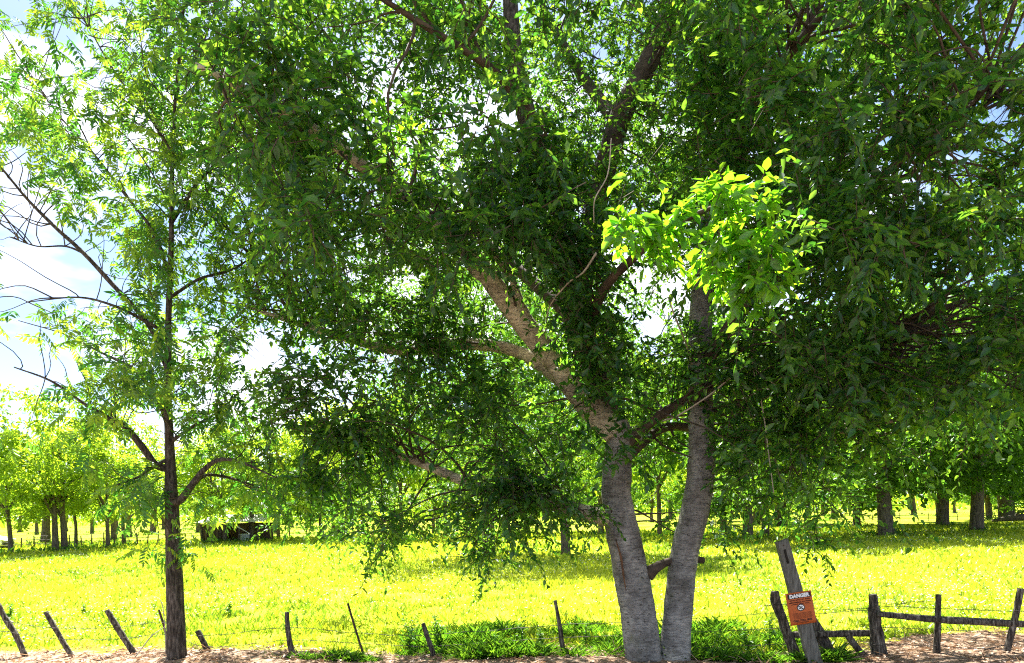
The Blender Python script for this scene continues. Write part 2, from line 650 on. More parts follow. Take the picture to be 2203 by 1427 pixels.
def connect(mb, C0, limbpts, r0=0.014, r1=0.004, sag=0.25, maxlen=2.6, shafts=()):
    """branchlet from the nearest limb point to each clump centre"""
    lp = np.asarray(limbpts)
    for c in C0:
        d = np.linalg.norm(lp - c, axis=1) + 0.5 * np.maximum(lp[:, 2] - c[2], 0)
        q = lp[int(rng.choice(np.flatnonzero(d < d.min() * 1.3 + 0.1)))]
        v = c - q
        ln = np.linalg.norm(v)
        if ln < 0.15 or ln > maxlen:
            continue
        t = np.linspace(0, 1, 9)[:, None]
        j = sum(np.sin(t * math.pi * k) * rng.normal(size=(1, 3)) * 0.09 * ln / k ** 1.7 for k in (1, 2, 3))
        p = q + v * t + j
        p[:, 2] += sag * ln * 0.5 * np.sin(t[:, 0] * math.pi)
        if any(near_sun_ray(p, sc, sr * 0.9).any() for sc, sr in shafts):
            continue
        rr = min(r0 * (0.6 + 0.45 * ln), 0.03)
        tube(mb, p, np.linspace(rr, r1, 9), sides=4, cap=False)


# ------------------------------------------------------------------ the twin-trunked tree
def build_main_tree():
    root = empty('twin_trunk_tree', P(1420, 1440, 9.0) * 1.0,
                 'large leafy tree with two pale grey trunks rising from one base beside the fence', 'tree')
    root.location.z = float(gz(root.location.x, root.location.y))
    LP = []

    def px(w, y):
        return w * 0.5 / F * y

    def part(name, pts, mat, n=7, sides=16, rough=0.10, freq=5.0, label=None):
        mb = MB()
        p, r = spline([P(u, v, y) for (u, v, y, w) in pts], [px(w, y) for (u, v, y, w) in pts], n)
        tube(mb, p, r, sides=sides, rough=rough, freq=freq)
        if name == 'branch':
            LP.extend(p[3:].tolist())
        elif name == 'trunk':
            LP.extend([q for q in p.tolist() if q[2] > 3.0])
        o = mb.obj(name, mat, root, smooth=True)
        if label:
            o['label'] = label
        return o

    part('trunk', [(1392, 1530, 9.0, 120), (1385, 1427, 9.0, 80), (1376, 1340, 9.0, 76), (1358, 1240, 9.0, 75), (1341, 1150, 9.0, 72), (1327, 1075, 9.02, 64),
                   (1328, 1000, 9.05, 62), (1333, 945, 9.05, 58), (1322, 905, 9.0, 52)], M_BARK, 12, 28, 0.09, label='pale grey left trunk leaning left')
    part('trunk', [(1446, 1530, 9.05, 100), (1451, 1427, 9.05, 70), (1457, 1340, 9.05, 62), (1471, 1200, 9.1, 60), (1499, 1080, 9.1, 61), (1510, 985, 9.1, 58), (1507, 860, 9.1, 52),
                   (1506, 740, 9.1, 50), (1511, 620, 9.1, 46), (1522, 500, 9.1, 44), (1545, 350, 9.2, 40), (1582, 190, 9.3, 36), (1612, 50, 9.4, 32), (1622, -120, 9.5, 24)],
         M_BARK, 9, 24, 0.08, label='grey right trunk rising straight into the crown')
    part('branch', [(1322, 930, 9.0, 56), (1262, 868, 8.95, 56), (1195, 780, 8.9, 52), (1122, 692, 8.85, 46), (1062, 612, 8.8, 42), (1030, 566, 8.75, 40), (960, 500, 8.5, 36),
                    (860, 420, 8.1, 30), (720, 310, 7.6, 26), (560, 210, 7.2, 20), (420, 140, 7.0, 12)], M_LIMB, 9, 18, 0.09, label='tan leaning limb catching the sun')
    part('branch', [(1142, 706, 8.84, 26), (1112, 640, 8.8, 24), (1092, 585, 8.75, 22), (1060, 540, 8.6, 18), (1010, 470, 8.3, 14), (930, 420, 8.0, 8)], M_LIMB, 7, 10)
    part('branch_stub', [(1045, 600, 8.78, 22), (1022, 588, 8.70, 18), (1008, 575, 8.66, 12)], M_LIMB, 4, 8)
    part('branch', [(1318, 915, 9.05, 48), (1285, 840, 9.1, 66), (1262, 770, 9.15, 62), (1238, 690, 9.2, 56), (1200, 520, 9.35, 48), (1158, 340, 9.5, 44), (1128, 230, 9.6, 42),
                    (1104, 100, 9.7, 38), (1092, -120, 9.9, 26)], M_PBARK, 8, 16, 0.10, label='dark mossy limb hidden in leaves')
    part('branch', [(1240, 700, 9.2, 44), (1278, 470, 9.6, 46), (1330, 265, 9.9, 48), (1385, 155, 10.1, 46), (1442, 30, 10.3, 40), (1500, -120, 10.5, 28)], M_TWIG, 7, 12)
    part('branch', [(1338, 965, 9.0, 28), (1395, 912, 9.0, 22), (1462, 868, 8.95, 20), (1560, 820, 8.9, 17), (1660, 822, 8.8, 13), (1780, 790, 8.5, 14), (1930, 740, 8.2, 8)], M_TWIG, 7, 10)
    part('branch', [(1345, 985, 9.05, 28), (1380, 955, 9.2, 22), (1440, 918, 9.5, 19), (1540, 930, 9.9, 18), (1660, 938, 10.2, 18), (1800, 930, 10.6, 12), (1950, 900, 10.9, 7)], M_TWIG, 7, 10)
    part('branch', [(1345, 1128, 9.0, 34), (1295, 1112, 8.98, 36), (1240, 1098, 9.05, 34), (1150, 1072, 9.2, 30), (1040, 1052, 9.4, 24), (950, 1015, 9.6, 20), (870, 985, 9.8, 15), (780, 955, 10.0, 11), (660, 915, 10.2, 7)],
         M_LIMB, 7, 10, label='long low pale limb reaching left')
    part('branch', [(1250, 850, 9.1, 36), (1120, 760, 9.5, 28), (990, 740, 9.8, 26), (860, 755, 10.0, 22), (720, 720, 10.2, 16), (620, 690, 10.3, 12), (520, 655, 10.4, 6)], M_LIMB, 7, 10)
    part('branch', [(1506, 800, 9.1, 30), (1580, 690, 8.6, 28), (1690, 560, 7.9, 24), (1850, 420, 7.2, 20), (2000, 300, 6.7, 14), (2180, 190, 6.3, 8)], M_TWIG, 7, 10)
    part('branch', [(1511, 640, 9.1, 32), (1620, 500, 9.8, 28), (1780, 380, 10.4, 22), (1960, 250, 10.9, 16), (2150, 150, 11.3, 8)], M_TWIG, 7, 10)
    part('branch', [(1530, 440, 9.15, 30), (1600, 250, 8.2, 26), (1720, 90, 7.4, 20), (1850, -60, 6.8, 12)], M_TWIG, 7, 10)
    part('branch', [(1200, 520, 9.35, 30), (1180, 330, 8.4, 26), (1080, 170, 7.6, 20), (920, 60, 7.0, 14), (760, -40, 6.6, 8)], M_TWIG, 7, 10)
    part('branch', [(1262, 770, 9.15, 26), (1290, 640, 8.2, 22), (1380, 540, 7.2, 17), (1480, 470, 6.4, 12), (1580, 430, 5.9, 6)], M_TWIG, 7, 10)
    part('branch', [(1240, 690, 9.2, 30), (1090, 560, 10.4, 26), (920, 430, 11.4, 22), (740, 330, 12.2, 16), (560, 250, 12.8, 8)], M_TWIG, 7, 10)
    part('branch', [(1330, 265, 9.9, 30), (1250, 160, 11.0, 24), (1180, 40, 12.0, 18), (1120, -80, 12.8, 10)], M_TWIG, 6, 8)
    part('branch', [(1506, 900, 9.1, 26), (1620, 860, 10.2, 22), (1760, 800, 11.2, 16), (1900, 760, 12.0, 10), (2050, 720, 12.6, 6)], M_TWIG, 7, 10)
    part('branch_stub', [(1392, 1236, 9.0, 34), (1412, 1221, 8.98, 22), (1440, 1208, 9.06, 16), (1480, 1202, 9.26, 15), (1512, 1206, 9.36, 16)], M_TWIG, 5, 10,
         label='short broken brown branch stub between the trunks')
    # a split in the bark and pale dead twigs
    mb = MB()
    p, r = spline([P(1326, 1165, 8.775), P(1336, 1200, 8.775), P(1341, 1235, 8.775), P(1347, 1272, 8.782)], [0.006, 0.014, 0.012, 0.004], 5)
    tube(mb, p, r, sides=6)
    mb.obj('bark_scar', rough_mat('scar_wood', [(0.3, (0.07, 0.035, 0.02)), (0.7, (0.17, 0.09, 0.05))], nscale=12), root)
    for pts in ([(1655, 640, 8.3, 4), (1622, 720, 8.2, 6), (1618, 790, 8.2, 6), (1648, 880, 8.15, 5), (1652, 980, 8.1, 4), (1664, 1060, 8.1, 3)],
                [(1618, 790, 8.2, 5), (1590, 800, 8.2, 6), (1530, 850, 8.3, 6), (1460, 895, 8.5, 6), (1420, 905, 8.7, 5)],
                [(1618, 790, 8.2, 4), (1680, 830, 8.1, 4), (1740, 800, 8.0, 3), (1790, 770, 7.9, 2)],
                [(1905, 425, 7.3, 3), (1860, 480, 7.4, 5), (1790, 540, 7.5, 6), (1700, 585, 7.7, 7), (1650, 600, 8.0, 6)],
                [(1850, 360, 7.3, 2), (1850, 450, 7.4, 3), (1765, 520, 7.55, 4)],
                [(1285, 545, 7.6, 9), (1255, 590, 7.8, 7), (1215, 615, 8.0, 6), (1180, 660, 8.4, 6), (1170, 720, 8.8, 5)],
                [(1310, 300, 7.0, 3), (1312, 380, 7.0, 5), (1272, 430, 7.05, 5), (1276, 480, 7.1, 3)],
                [(1440, 640, 7.6, 4), (1455, 690, 7.8, 7), (1475, 740, 8.4, 6), (1495, 800, 9.0, 6)],
                [(1620, 700, 8.2, 3), (1650, 650, 8.0, 3), (1690, 610, 7.9, 2)]):
        mb = MB()
        limb(mb, [P(*q[:3]) + Vector(rng.normal(size=3) * 0.015) for q in pts], [px(q[3], q[2]) * 0.62 for q in pts], n=6, sides=5)
        mb.obj('dead_twig', M_DEAD, root)

    LPa = np.array(LP)
    # where the crown has windows of sky in it
    gaps = [(1400, 700, 60, 42), (1340, 625, 26, 18), (1105, 250, 48, 34), (1290, 110, 34, 38), (2070, 330, 70, 36), (2150, 240, 60, 50), (1985, 400, 40, 25), (885, 615, 36, 56),
            (720, 985, 60, 36), (560, 760, 48, 70), (830, 770, 38, 30), (2150, 810, 90, 50), (1050, 612, 42, 46), (1115, 690, 40, 44), (1180, 775, 40, 46), (1228, 845, 28, 36), (1505, 650, 60, 60),
            (620, 960, 60, 60), (880, 1040, 50, 35), (1340, 1060, 55, 110), (1490, 1000, 60, 190), (1250, 450, 30, 20), (1110, 860, 26, 22), (990, 870, 30, 18), (790, 640, 30, 22),
            (1290, 330, 28, 22), (1620, 330, 30, 18), (520, 420, 40, 30), (1780, 870, 40, 26), (1700, 1010, 60, 26), (2080, 600, 40, 24), (1960, 960, 80, 40)]
    poly_lo = np.array([[350, 500], [450, 720], [560, 960], [640, 1130], [820, 1160], [1040, 1150], [1180, 1090], [1290, 1060], [1560, 1060], [1700, 1080], [1780, 1110], [1860, 1030], [2060, 930], [2250, 830], [2500, 760]])

    def scatter(n, y0, y1, u0=430, u1=2330, v0=-260, up=0.0, gapk=1.0, lo=0):
        u = rng.uniform(u0, u1, n * 4)
        v = rng.uniform(v0, 1180, n * 4)
        lim = np.interp(u, poly_lo[:, 0], poly_lo[:, 1]) - lo
        left = 430 + np.clip((v - 500) * 0.25, -80, 200)
        ok = (v < lim) & (u > left - 60)
        E = [(a, b, c * gapk, d * gapk) for a, b, c, d in gaps]
        ok &= ~in_ell(u, v, E)
        hole = np.array([mnoise.noise(Vector((a / 150, b / 120, y0 * 3.1))) for a, b in zip(u, v)])
        ok &= hole + rng.normal(size=len(u)) * 0.12 > -0.15
        u, v = u[ok][:n], v[ok][:n]
        y = rng.uniform(y0, y1, len(u))
        return Pn(u, v, y)

    shafts = [(P(1550, 500, 5.9), 0.82), (P(1390, 460, 6.0), 0.50), (P(1590, 585, 6.0), 0.48), (P(870, 300, 6.6), 0.28), (P(1385, 360, 6.2), 0.22), (P(2080, 430, 6.0), 0.2),
              (P(1125, 695, 8.7), 0.42), (P(1055, 605, 8.65), 0.38), (P(1200, 785, 8.75), 0.40), (P(470, 130, 6.8), 0.25), (P(1850, 900, 10.5), 0.35)]
    leaves = []
    twigs = MB()

    def layer(C0, R, n_per, young_lit=0.0, **k):
        s = sprays(C0, R, n_per, **k)
        u, v = UV(s['pos'])
        keep = ~in_ell(u, v, [(a, b, c * 0.55, d * 0.55) for a, b, c, d in gaps])
        for c, r in shafts:
            keep &= ~near_sun_ray(s['pos'], c, r)
        keep &= s['pos'][:, 2] > 0.5
        m = len(s['pos']) // len(s['S'])
        kk = keep.reshape(-1, m).mean(1) > 0.5
        twig_tubes(twigs, s, kk)
        leaves.append((s['pos'][keep], s['d'][keep], s['n'][keep], s['L'][keep], s['w'][keep], np.full(keep.sum(), young_lit)))

    # back of the crown
    Cb = scatter(290, 10.8, 14.5, gapk=1.0)
    Cb = np.concatenate([Cb, Pn(rng.uniform(1150, 1760, 75), rng.uniform(-90, 430, 75), rng.uniform(10.0, 13.5, 75)), Pn(rng.uniform(1500, 1760, 20), rng.uniform(150, 420, 20), rng.uniform(9.4, 10.4, 20))])
    layer(Cb, rng.uniform(0.55, 0.9, len(Cb)), 20, leaf=(0.045, 0.11))
    # body of the crown
    Cm = scatter(430, 8.3, 10.8, gapk=1.1)
    layer(Cm, rng.uniform(0.45, 0.75, len(Cm)), 17, leaf=(0.045, 0.112))
    # near boughs: right, top and centre
    Cn = np.concatenate([scatter(125, 5.6, 7.6, u0=1560, u1=2330, lo=430, gapk=1.2), scatter(105, 6.2, 8.0, u0=420, u1=1600, v0=-260, lo=560, gapk=1.2),
                         Pn(rng.uniform(1570, 1920, 32), rng.uniform(690, 1000, 32), rng.uniform(7.6, 8.6, 32)), Pn(rng.uniform(620, 960, 16), rng.uniform(640, 820, 16), rng.uniform(8.6, 9.6, 16)),
                         Pn(rng.uniform(1210, 1330, 16), rng.uniform(540, 760, 16), rng.uniform(8.0, 8.7, 16)), Pn(rng.uniform(860, 1090, 9), rng.uniform(690, 900, 9), rng.uniform(8.4, 9.0, 9)),
                         Pn(rng.uniform(1080, 1340, 30), rng.uniform(280, 560, 30), rng.uniform(7.6, 8.6, 30)), Pn(rng.uniform(1470, 1680, 24), rng.uniform(60, 400, 24), rng.uniform(7.4, 8.5, 24)),
                         Pn(rng.uniform(1740, 2320, 70), rng.uniform(480, 860, 70), rng.uniform(6.6, 8.6, 70)), Pn(rng.uniform(1030, 1270, 8), rng.uniform(1010, 1110, 8), rng.uniform(8.4, 8.9, 8)),
                         Pn(rng.uniform(640, 860, 16), rng.uniform(900, 1040, 16), rng.uniform(9.0, 9.8, 16)), Pn(rng.uniform(460, 760, 18), rng.uniform(60, 420, 18), rng.uniform(6.6, 7.6, 18)),
                         Pn(np.array([480., 520, 930, 1050, 860, 1320, 2080, 1990, 1880, 1720, 1650, 1800, 1260, 1200, 1310, 1340, 1290]),
                            np.array([120., 160, 470, 440, 270, 300, 430, 330, 80, 180, 230, 400, 880, 920, 850, 960, 800]),
                            np.array([6.8, 6.9, 7.4, 7.3, 6.6, 6.4, 6.0, 6.1, 6.0, 6.1, 6.2, 6.6, 8.2, 8.3, 8.2, 8.4, 8.3]))])
    layer(Cn, rng.uniform(0.28, 0.5, len(Cn)), 10, leaf=(0.08, 0.13), L=(0.25, 0.5))
    # hanging ends of low boughs
    Ch = Pn(np.array([1150., 1200, 1240, 1180, 1270, 1050, 1060, 645., 660, 800, 820, 850, 1030, 1060, 1000, 1750, 1760, 1720, 1560, 1540, 1450, 930, 750, 700, 1100, 1150, 1640, 1690]),
            np.array([1090., 1080, 1100, 1050, 1090, 1200, 1180, 1120., 1080, 1150, 1180, 1120, 1150, 1180, 1120, 1150, 1170, 1120, 1140, 1160, 1120, 1100, 1080, 1040, 1090, 1110, 1060, 1090]),
            np.concatenate([rng.uniform(8.5, 9.0, 5), rng.uniform(9.2, 10.8, 23)]))
    layer(Ch, np.full(len(Ch), 0.25), 9, L=(0.25, 0.45), leaf=(0.06, 0.095))
    # sunlight partly put into the leaf colour of the young bunch
    Cy = Pn(np.array([1500., 1560, 1620, 1580, 1520, 1640, 1600, 1650, 1400, 1350, 1420, 1390, 1380, 1460, 1560, 1640]),
            np.array([440., 430, 440, 500, 520, 520, 560, 620, 470, 490, 520, 390, 360, 480, 590, 590]),
            rng.uniform(5.7, 6.1, 16))
    layer(Cy, np.full(len(Cy), 0.2), 13, young_lit=1.0, L=(0.10, 0.20), m=7, leaf=(0.09, 0.15), wr=(0.42, 0.58), droop=0.3)
    Cy2 = Pn(np.array([870., 850, 890]), np.array([290., 250, 330]), np.array([6.6, 6.6, 6.5]))
    layer(Cy2, np.full(3, 0.14), 4, young_lit=1.0, L=(0.12, 0.24), m=5, leaf=(0.08, 0.12), wr=(0.45, 0.58))

    Ca = np.concatenate([Cb, Cm, Cn, Ch])
    dark = np.ones(len(Ca), bool)
    for c, r in shafts:
        dark &= ~near_sun_ray(Ca, c, r + 0.5)
    connect(twigs, Ca[dark], LPa, shafts=shafts)
    tag(twigs.obj('twigs', M_TWIG, root), kind='stuff')

    pos, d, n, L, w, yg = [np.concatenate(x) for x in zip(*leaves)]
    u, v = UV(pos)
    sc = L / pos[:, 1] * (1 + 1.2 * yg)
    sc[(u < 5) | (u > 2198) | (v < 5) | (v > 1420)] = 0
    order = np.argsort(-sc)
    single = order[:300]
    rest = np.ones(len(pos), bool)
    rest[single] = False
    tint = np.clip(rng.beta(0.9, 1.3, len(pos)), 0, 1)
    for name, mat, sel in (('foliage', M_LEAF, rest & (yg < 0.5)), ('young_lit_foliage', M_YOUNG_LIT, rest & (yg > 0.5))):
        mb = MB()
        add_leaves(mb, pos[sel], d[sel], n[sel], L[sel], w[sel], tint[sel])
        tag(mb.obj(name, mat, root), kind='stuff')
    # the largest leaves one by one
    mesh = {}
    for y in (0, 1):
        for q in range(5):
            mb = MB()
            add_leaves(mb, np.zeros((1, 3)), np.array([[1.0, 0, 0]]), np.array([[0, 0, 1.0]]), 1.0, 0.42 + 0.035 * q, np.array([0.15 + 0.18 * q]), droop=0.08 + 0.05 * q)
            mesh[y, q] = mb.mesh('leaf', M_YOUNG_LIT if y else M_LEAF)
    D, Sd, N = frames(d[single], n[single])
    for i, k in enumerate(single):
        M = Matrix((( *(D[i] * L[k]), 0), (*(Sd[i] * L[k]), 0), (*(N[i] * L[k]), 0), (0, 0, 0, 1))).transposed()
        M.translation = Vector(pos[k])
        child('leaf', mesh[int(yg[k] > 0.5), i % 5], root, M)
    print('main tree leaves', len(pos))


build_main_tree()


# ------------------------------------------------------------------ pecan tree at the left
def pecan_leaf_variants(k=6):
    out = []
    for q in range(k):
        npair = 5 + q % 2
        t = np.repeat(np.linspace(0.22, 0.95, npair), 2)
        sgn = np.tile([1.0, -1.0], npair)
        pos = np.stack([t, 0 * t, -0.28 * t * t], -1)
        dr = np.stack([0.45 + 0.25 * t, sgn * 1.0, -0.35 - 0.35 * rng.random(len(t))], -1) + rng.normal(size=(len(t), 3)) * 0.12
        pos = np.vstack([pos, [[1.0, 0, -0.28]]])
        dr = np.vstack([dr, [[1.0, 0.05, -0.7]]])
        nn = rng.normal(size=pos.shape) * 0.25 + np.array([0, 0, 1.0])
        L = np.concatenate([0.26 + 0.14 * np.sin(t * 2.6), [0.4]]) * rng.uniform(0.9, 1.15, len(pos))
        V, Fc = leaf_arrays(pos, dr, nn, L, 0.32, droop=0.2)
        rb = MB()
        ts = np.linspace(0, 1, 4)
        tube(rb, np.stack([ts, 0 * ts, -0.28 * ts * ts], -1), np.array([0.012, 0.01, 0.008, 0.004]), sides=3, cap=False)
        Vr = np.concatenate(rb.v)
        Fr = rb.f4[0] + len(V)
        out.append((np.vstack([V, Vr]), np.vstack([Fc, Fr])))
    return out


def build_pecan():
    base = P(383, 1440, 9.55)
    root = empty('pecan_tree', (base.x, base.y, float(gz(base.x, base.y))),
                 'slender dark trunked tree with airy feathery leaves standing in the fence line', 'tree')
    LP = []

    def part(name, pts, n=7, sides=10, rough=0.08, freq=9.0, label=None):
        mb = MB()
        p, r = spline([P(u, v, y) for (u, v, y, w) in pts], [w * 0.5 / F * y for (u, v, y, w) in pts], n)
        tube(mb, p, r, sides=sides, rough=rough, freq=freq)
        LP.extend(p[2:].tolist())
        o = mb.obj(name, M_PBARK, root, smooth=True)
        if label:
            o['label'] = label

    part('trunk', [(385, 1530, 9.55, 56), (381, 1427, 9.55, 42), (378, 1330, 9.55, 37), (375, 1230, 9.55, 34), (371, 1120, 9.55, 30), (367, 1020, 9.55, 24), (364, 940, 9.55, 19), (361, 850, 9.5, 16),
                   (362, 700, 9.45, 13), (368, 540, 9.4, 11), (370, 380, 9.4, 9), (376, 230, 9.3, 7), (390, 80, 9.3, 5), (400, -60, 9.2, 3)], 12, 22, 0.10)
    part('branch', [(372, 1085, 9.55, 20), (392, 1072, 9.45, 17), (412, 1045, 9.4, 15), (440, 1010, 9.3, 12), (470, 990, 9.2, 9), (510, 992, 9.1, 7), (555, 1010, 9.0, 5), (600, 1030, 8.9, 3)])
    part('branch', [(392, 1072, 9.45, 12), (430, 1030, 9.6, 8), (455, 1022, 9.8, 7), (500, 1030, 10.0, 6), (560, 1050, 10.2, 3)])
    part('branch', [(366, 1010, 9.55, 17), (335, 1000, 9.5, 15), (305, 960, 9.4, 15), (270, 920, 9.3, 13), (235, 900, 9.2, 9), (180, 868, 9.1, 7), (110, 820, 9.0, 5), (30, 790, 8.9, 3)])
    part('branch', [(363, 920, 9.55, 13), (345, 870, 9.7, 10), (320, 830, 9.8, 8), (280, 790, 10.0, 7), (220, 760, 10.2, 5), (140, 720, 10.4, 3), (40, 690, 10.5, 2)])
    part('branch', [(363, 955, 9.55, 11), (385, 938, 9.5, 8), (420, 915, 9.4, 7), (450, 900, 9.3, 5), (500, 860, 9.2, 3)])
    part('branch', [(362, 800, 9.5, 12), (320, 700, 9.5, 10), (240, 610, 9.6, 10), (180, 545, 9.6, 9), (120, 490, 9.7, 8), (60, 430, 9.7, 6), (10, 370, 9.7, 5), (-60, 290, 9.7, 3)])
    part('branch', [(180, 545, 9.6, 5), (140, 530, 9.5, 4), (80, 530, 9.4, 3), (20, 510, 9.4, 2)])
    part('branch', [(363, 720, 9.45, 9), (310, 690, 9.3, 7), (250, 660, 9.1, 6), (170, 640, 9.0, 4), (60, 650, 8.9, 2)])
    part('branch', [(366, 600, 9.4, 9), (330, 500, 9.6, 7), (270, 420, 9.8, 6), (200, 330, 10.0, 5), (120, 240, 10.2, 3), (60, 150, 10.3, 2)])
    part('branch', [(369, 480, 9.4, 8), (420, 400, 9.7, 7), (480, 330, 10.0, 6), (540, 220, 10.3, 4), (600, 100, 10.5, 2)])
    part('branch', [(372, 330, 9.4, 7), (320, 250, 9.5, 5), (250, 160, 9.6, 4), (180, 40, 9.7, 2)])
    part('branch', [(366, 640, 9.4, 8), (430, 600, 9.6, 6), (500, 580, 9.9, 5), (560, 540, 10.1, 3)])
    part('branch', [(380, 200, 9.3, 6), (430, 110, 9.2, 4), (470, 0, 9.1, 2)])
    part('branch', [(366, 985, 9.55, 9), (330, 1005, 9.4, 7), (290, 1030, 9.3, 5), (230, 1050, 9.2, 3)])
    LPa = np.array(LP)
    E_gap = [(110, 560, 120, 110), (60, 470, 90, 60), (230, 620, 40, 40), (60, 860, 80, 70), (440, 940, 40, 36), (300, 900, 50, 36), (540, 740, 40, 60), (400, 690, 24, 30), (130, 790, 50, 40), (330, 1230, 400, 60),
             (20, 380, 50, 40), (364, 1010, 34, 170), (440, 1030, 60, 36), (300, 960, 44, 44), (450, 860, 40, 24), (20, 720, 50, 30), (250, 960, 40, 40)]
    # leafy ends along and beyond the branches
    n = 355
    base_pts = LPa[rng.integers(0, len(LPa), n * 3)]
    Cc = base_pts + rng.normal(size=(n * 3, 3)) * np.array([0.55, 0.7, 0.45])
    u, v = UV(Cc)
    ok = ~in_ell(u, v, E_gap) & (v < 1090) & (u < 640)
    Cc = Cc[ok][:n]
    extra = Pn(rng.uniform(-120, 520, 115), rng.uniform(-150, 480, 115), rng.uniform(8.6, 11.5, 115))
    low = Pn(np.array([300., 330, 350, 400, 420, 270, 330, 410, 370]), np.array([1165., 1180, 1170, 1190, 1165, 1040, 1060, 1110, 1040]), rng.uniform(9.2, 9.8, 9))
    Cc = np.concatenate([Cc, extra, low])
    per = 6
    c = np.repeat(Cc, per, 0)
    m = len(c)
    off = rand_dir(m) * rng.uniform(0.03, 0.30, m)[:, None]
    ps = c + off
    d = norm(off * 2.2 + rng.normal(size=(m, 3)) * 0.5)
    d[:, 2] -= 0.25
    nn = rng.normal(size=(m, 3)) * 0.35 + np.array([0, 0, 1.0])
    L = rng.uniform(0.15, 0.29, m)
    u, v = UV(ps + d * 0.15)
    keep = ~in_ell(u, v, [(a, b, p * 0.8, q * 0.8) for a, b, p, q in E_gap]) | (np.arange(m) >= m - 9 * per)
    ps, d, nn, L = ps[keep], d[keep], nn[keep], L[keep]
    D, Sd, N = frames(d, nn)
    u, v = UV(ps)
    sc = L / ps[:, 1]
    sc[(u < 5) | (u > 2198) | (v < 5)] = 0
    order = np.argsort(-sc)
    single = set(order[:300].tolist())
    var = pecan_leaf_variants()
    meshes = []
    for V, Fc in var:
        mb = MB()
        mb.add(V, Fc, np.full(len(V), (0.0, 0.85, 0.15, 0.6, 0.05, 1.0)[len(meshes)]))
        meshes.append(mb.mesh('leaf', M_PECAN))
    mb = MB()
    which = rng.integers(0, len(var), len(ps))
    for i in range(len(ps)):
        B = np.stack([D[i], Sd[i], N[i]], 0) * L[i]
        if i in single:
            M = Matrix(((*B[0], 0), (*B[1], 0), (*B[2], 0), (0, 0, 0, 1))).transposed()
            M.translation = Vector(ps[i])
            child('leaf', meshes[which[i]], root, M)
        else:
            V, Fc = var[which[i]]
            mb.add(V @ B + ps[i], Fc, np.full(len(V), rng.beta(0.8, 1.1)))
    tag(mb.obj('foliage', M_PECAN, root), kind='stuff')
    tw = MB()
    connect(tw, Cc, LPa, r0=0.008, r1=0.003, sag=0.1, maxlen=1.3)
    tag(tw.obj('twigs', M_TWIG, root), kind='stuff')
    print('pecan leaves', len(ps))


build_pecan()


# ------------------------------------------------------------------ orchard trees behind
def orchard_proto(h, cr, trunk_r, n_clump, per, leaf, seed, crown_lo=0.2, fork=False, lean=0.0):
    """trunk mesh and crown mesh of one tree, base at the origin"""
    r = np.random.default_rng(seed)
    tb = MB()
    th = h * 0.42
    pts = [Vector((0, 0, -0.15)), Vector((0, 0, 0.12)), Vector((lean * 0.3, r.normal() * 0.03, th * 0.4)), Vector((lean * 0.7, r.normal() * 0.08, th * 0.75)), Vector((lean, 0, th)), Vector((lean * 1.3, 0.1, h * 0.75))]
    limb(tb, pts, [trunk_r * 1.55, trunk_r * 1.12, trunk_r * 0.92, trunk_r * 0.8, trunk_r * 0.62, trunk_r * 0.12], n=5, sides=10, rough=0.15, freq=3)
    for k in range(7):
        a = k * 0.9 + r.uniform(0, 0.6)
        z0 = h * r.uniform(0.2, 0.42)
        e = Vector((math.cos(a) * cr * 0.75 + lean, math.sin(a) * cr * 0.75, min(z0 + h * r.uniform(0.12, 0.4), h * 0.9)))
        mid = Vector((math.cos(a) * cr * 0.35 + lean, math.sin(a) * cr * 0.35, z0 * 0.5 + e.z * 0.5 + 0.25))
        limb(tb, [Vector((lean * z0 / th, 0, z0)), mid, e], [trunk_r * 0.42, trunk_r * 0.26, trunk_r * 0.05], n=5, sides=6)
    cb = MB()
    zc = h * (1 + crown_lo) / 2
    hz = h * (1 - crown_lo) / 2
    dirs = norm(r.normal(size=(n_clump, 3)))
    rad = r.uniform(0.35, 1.0, n_clump) ** 0.5
    cc = dirs * rad[:, None] * np.array([cr, cr, hz]) * (0.82 + 0.28 * r.random(n_clump))[:, None] + np.array([lean, 0, zc])
    w = np.clip((cc[:, 2] - h * crown_lo) / (h * 0.5), 0.5, 1)
    cc[:, 0] = lean + (cc[:, 0] - lean) * (0.7 + 0.3 * w)
    c = np.repeat(cc, per, 0)
    n = len(c)
    size = np.repeat(r.uniform(0.5, 1.0, n_clump) * cr * 0.24, per)
    off = norm(r.normal(size=(n, 3))) * (r.random(n) ** 0.5 * size)[:, None] * np.array([1, 1, 0.6])
    pos = c + off
    d = norm(off + r.normal(size=(n, 3)) * 0.4 * cr * 0.24)
    d[:, 2] -= 0.4
    nn = r.normal(size=(n, 3)) * 0.55 + np.array([0, 0, 1.0])
    V, Fc = leaf_arrays(pos, d, nn, r.uniform(leaf * 0.7, leaf * 1.3, n), 0.5)
    cb.add(V, Fc, np.repeat(r.beta(2, 2, n), 6))
    return tb.mesh('trunk', M_FBARK, True), cb


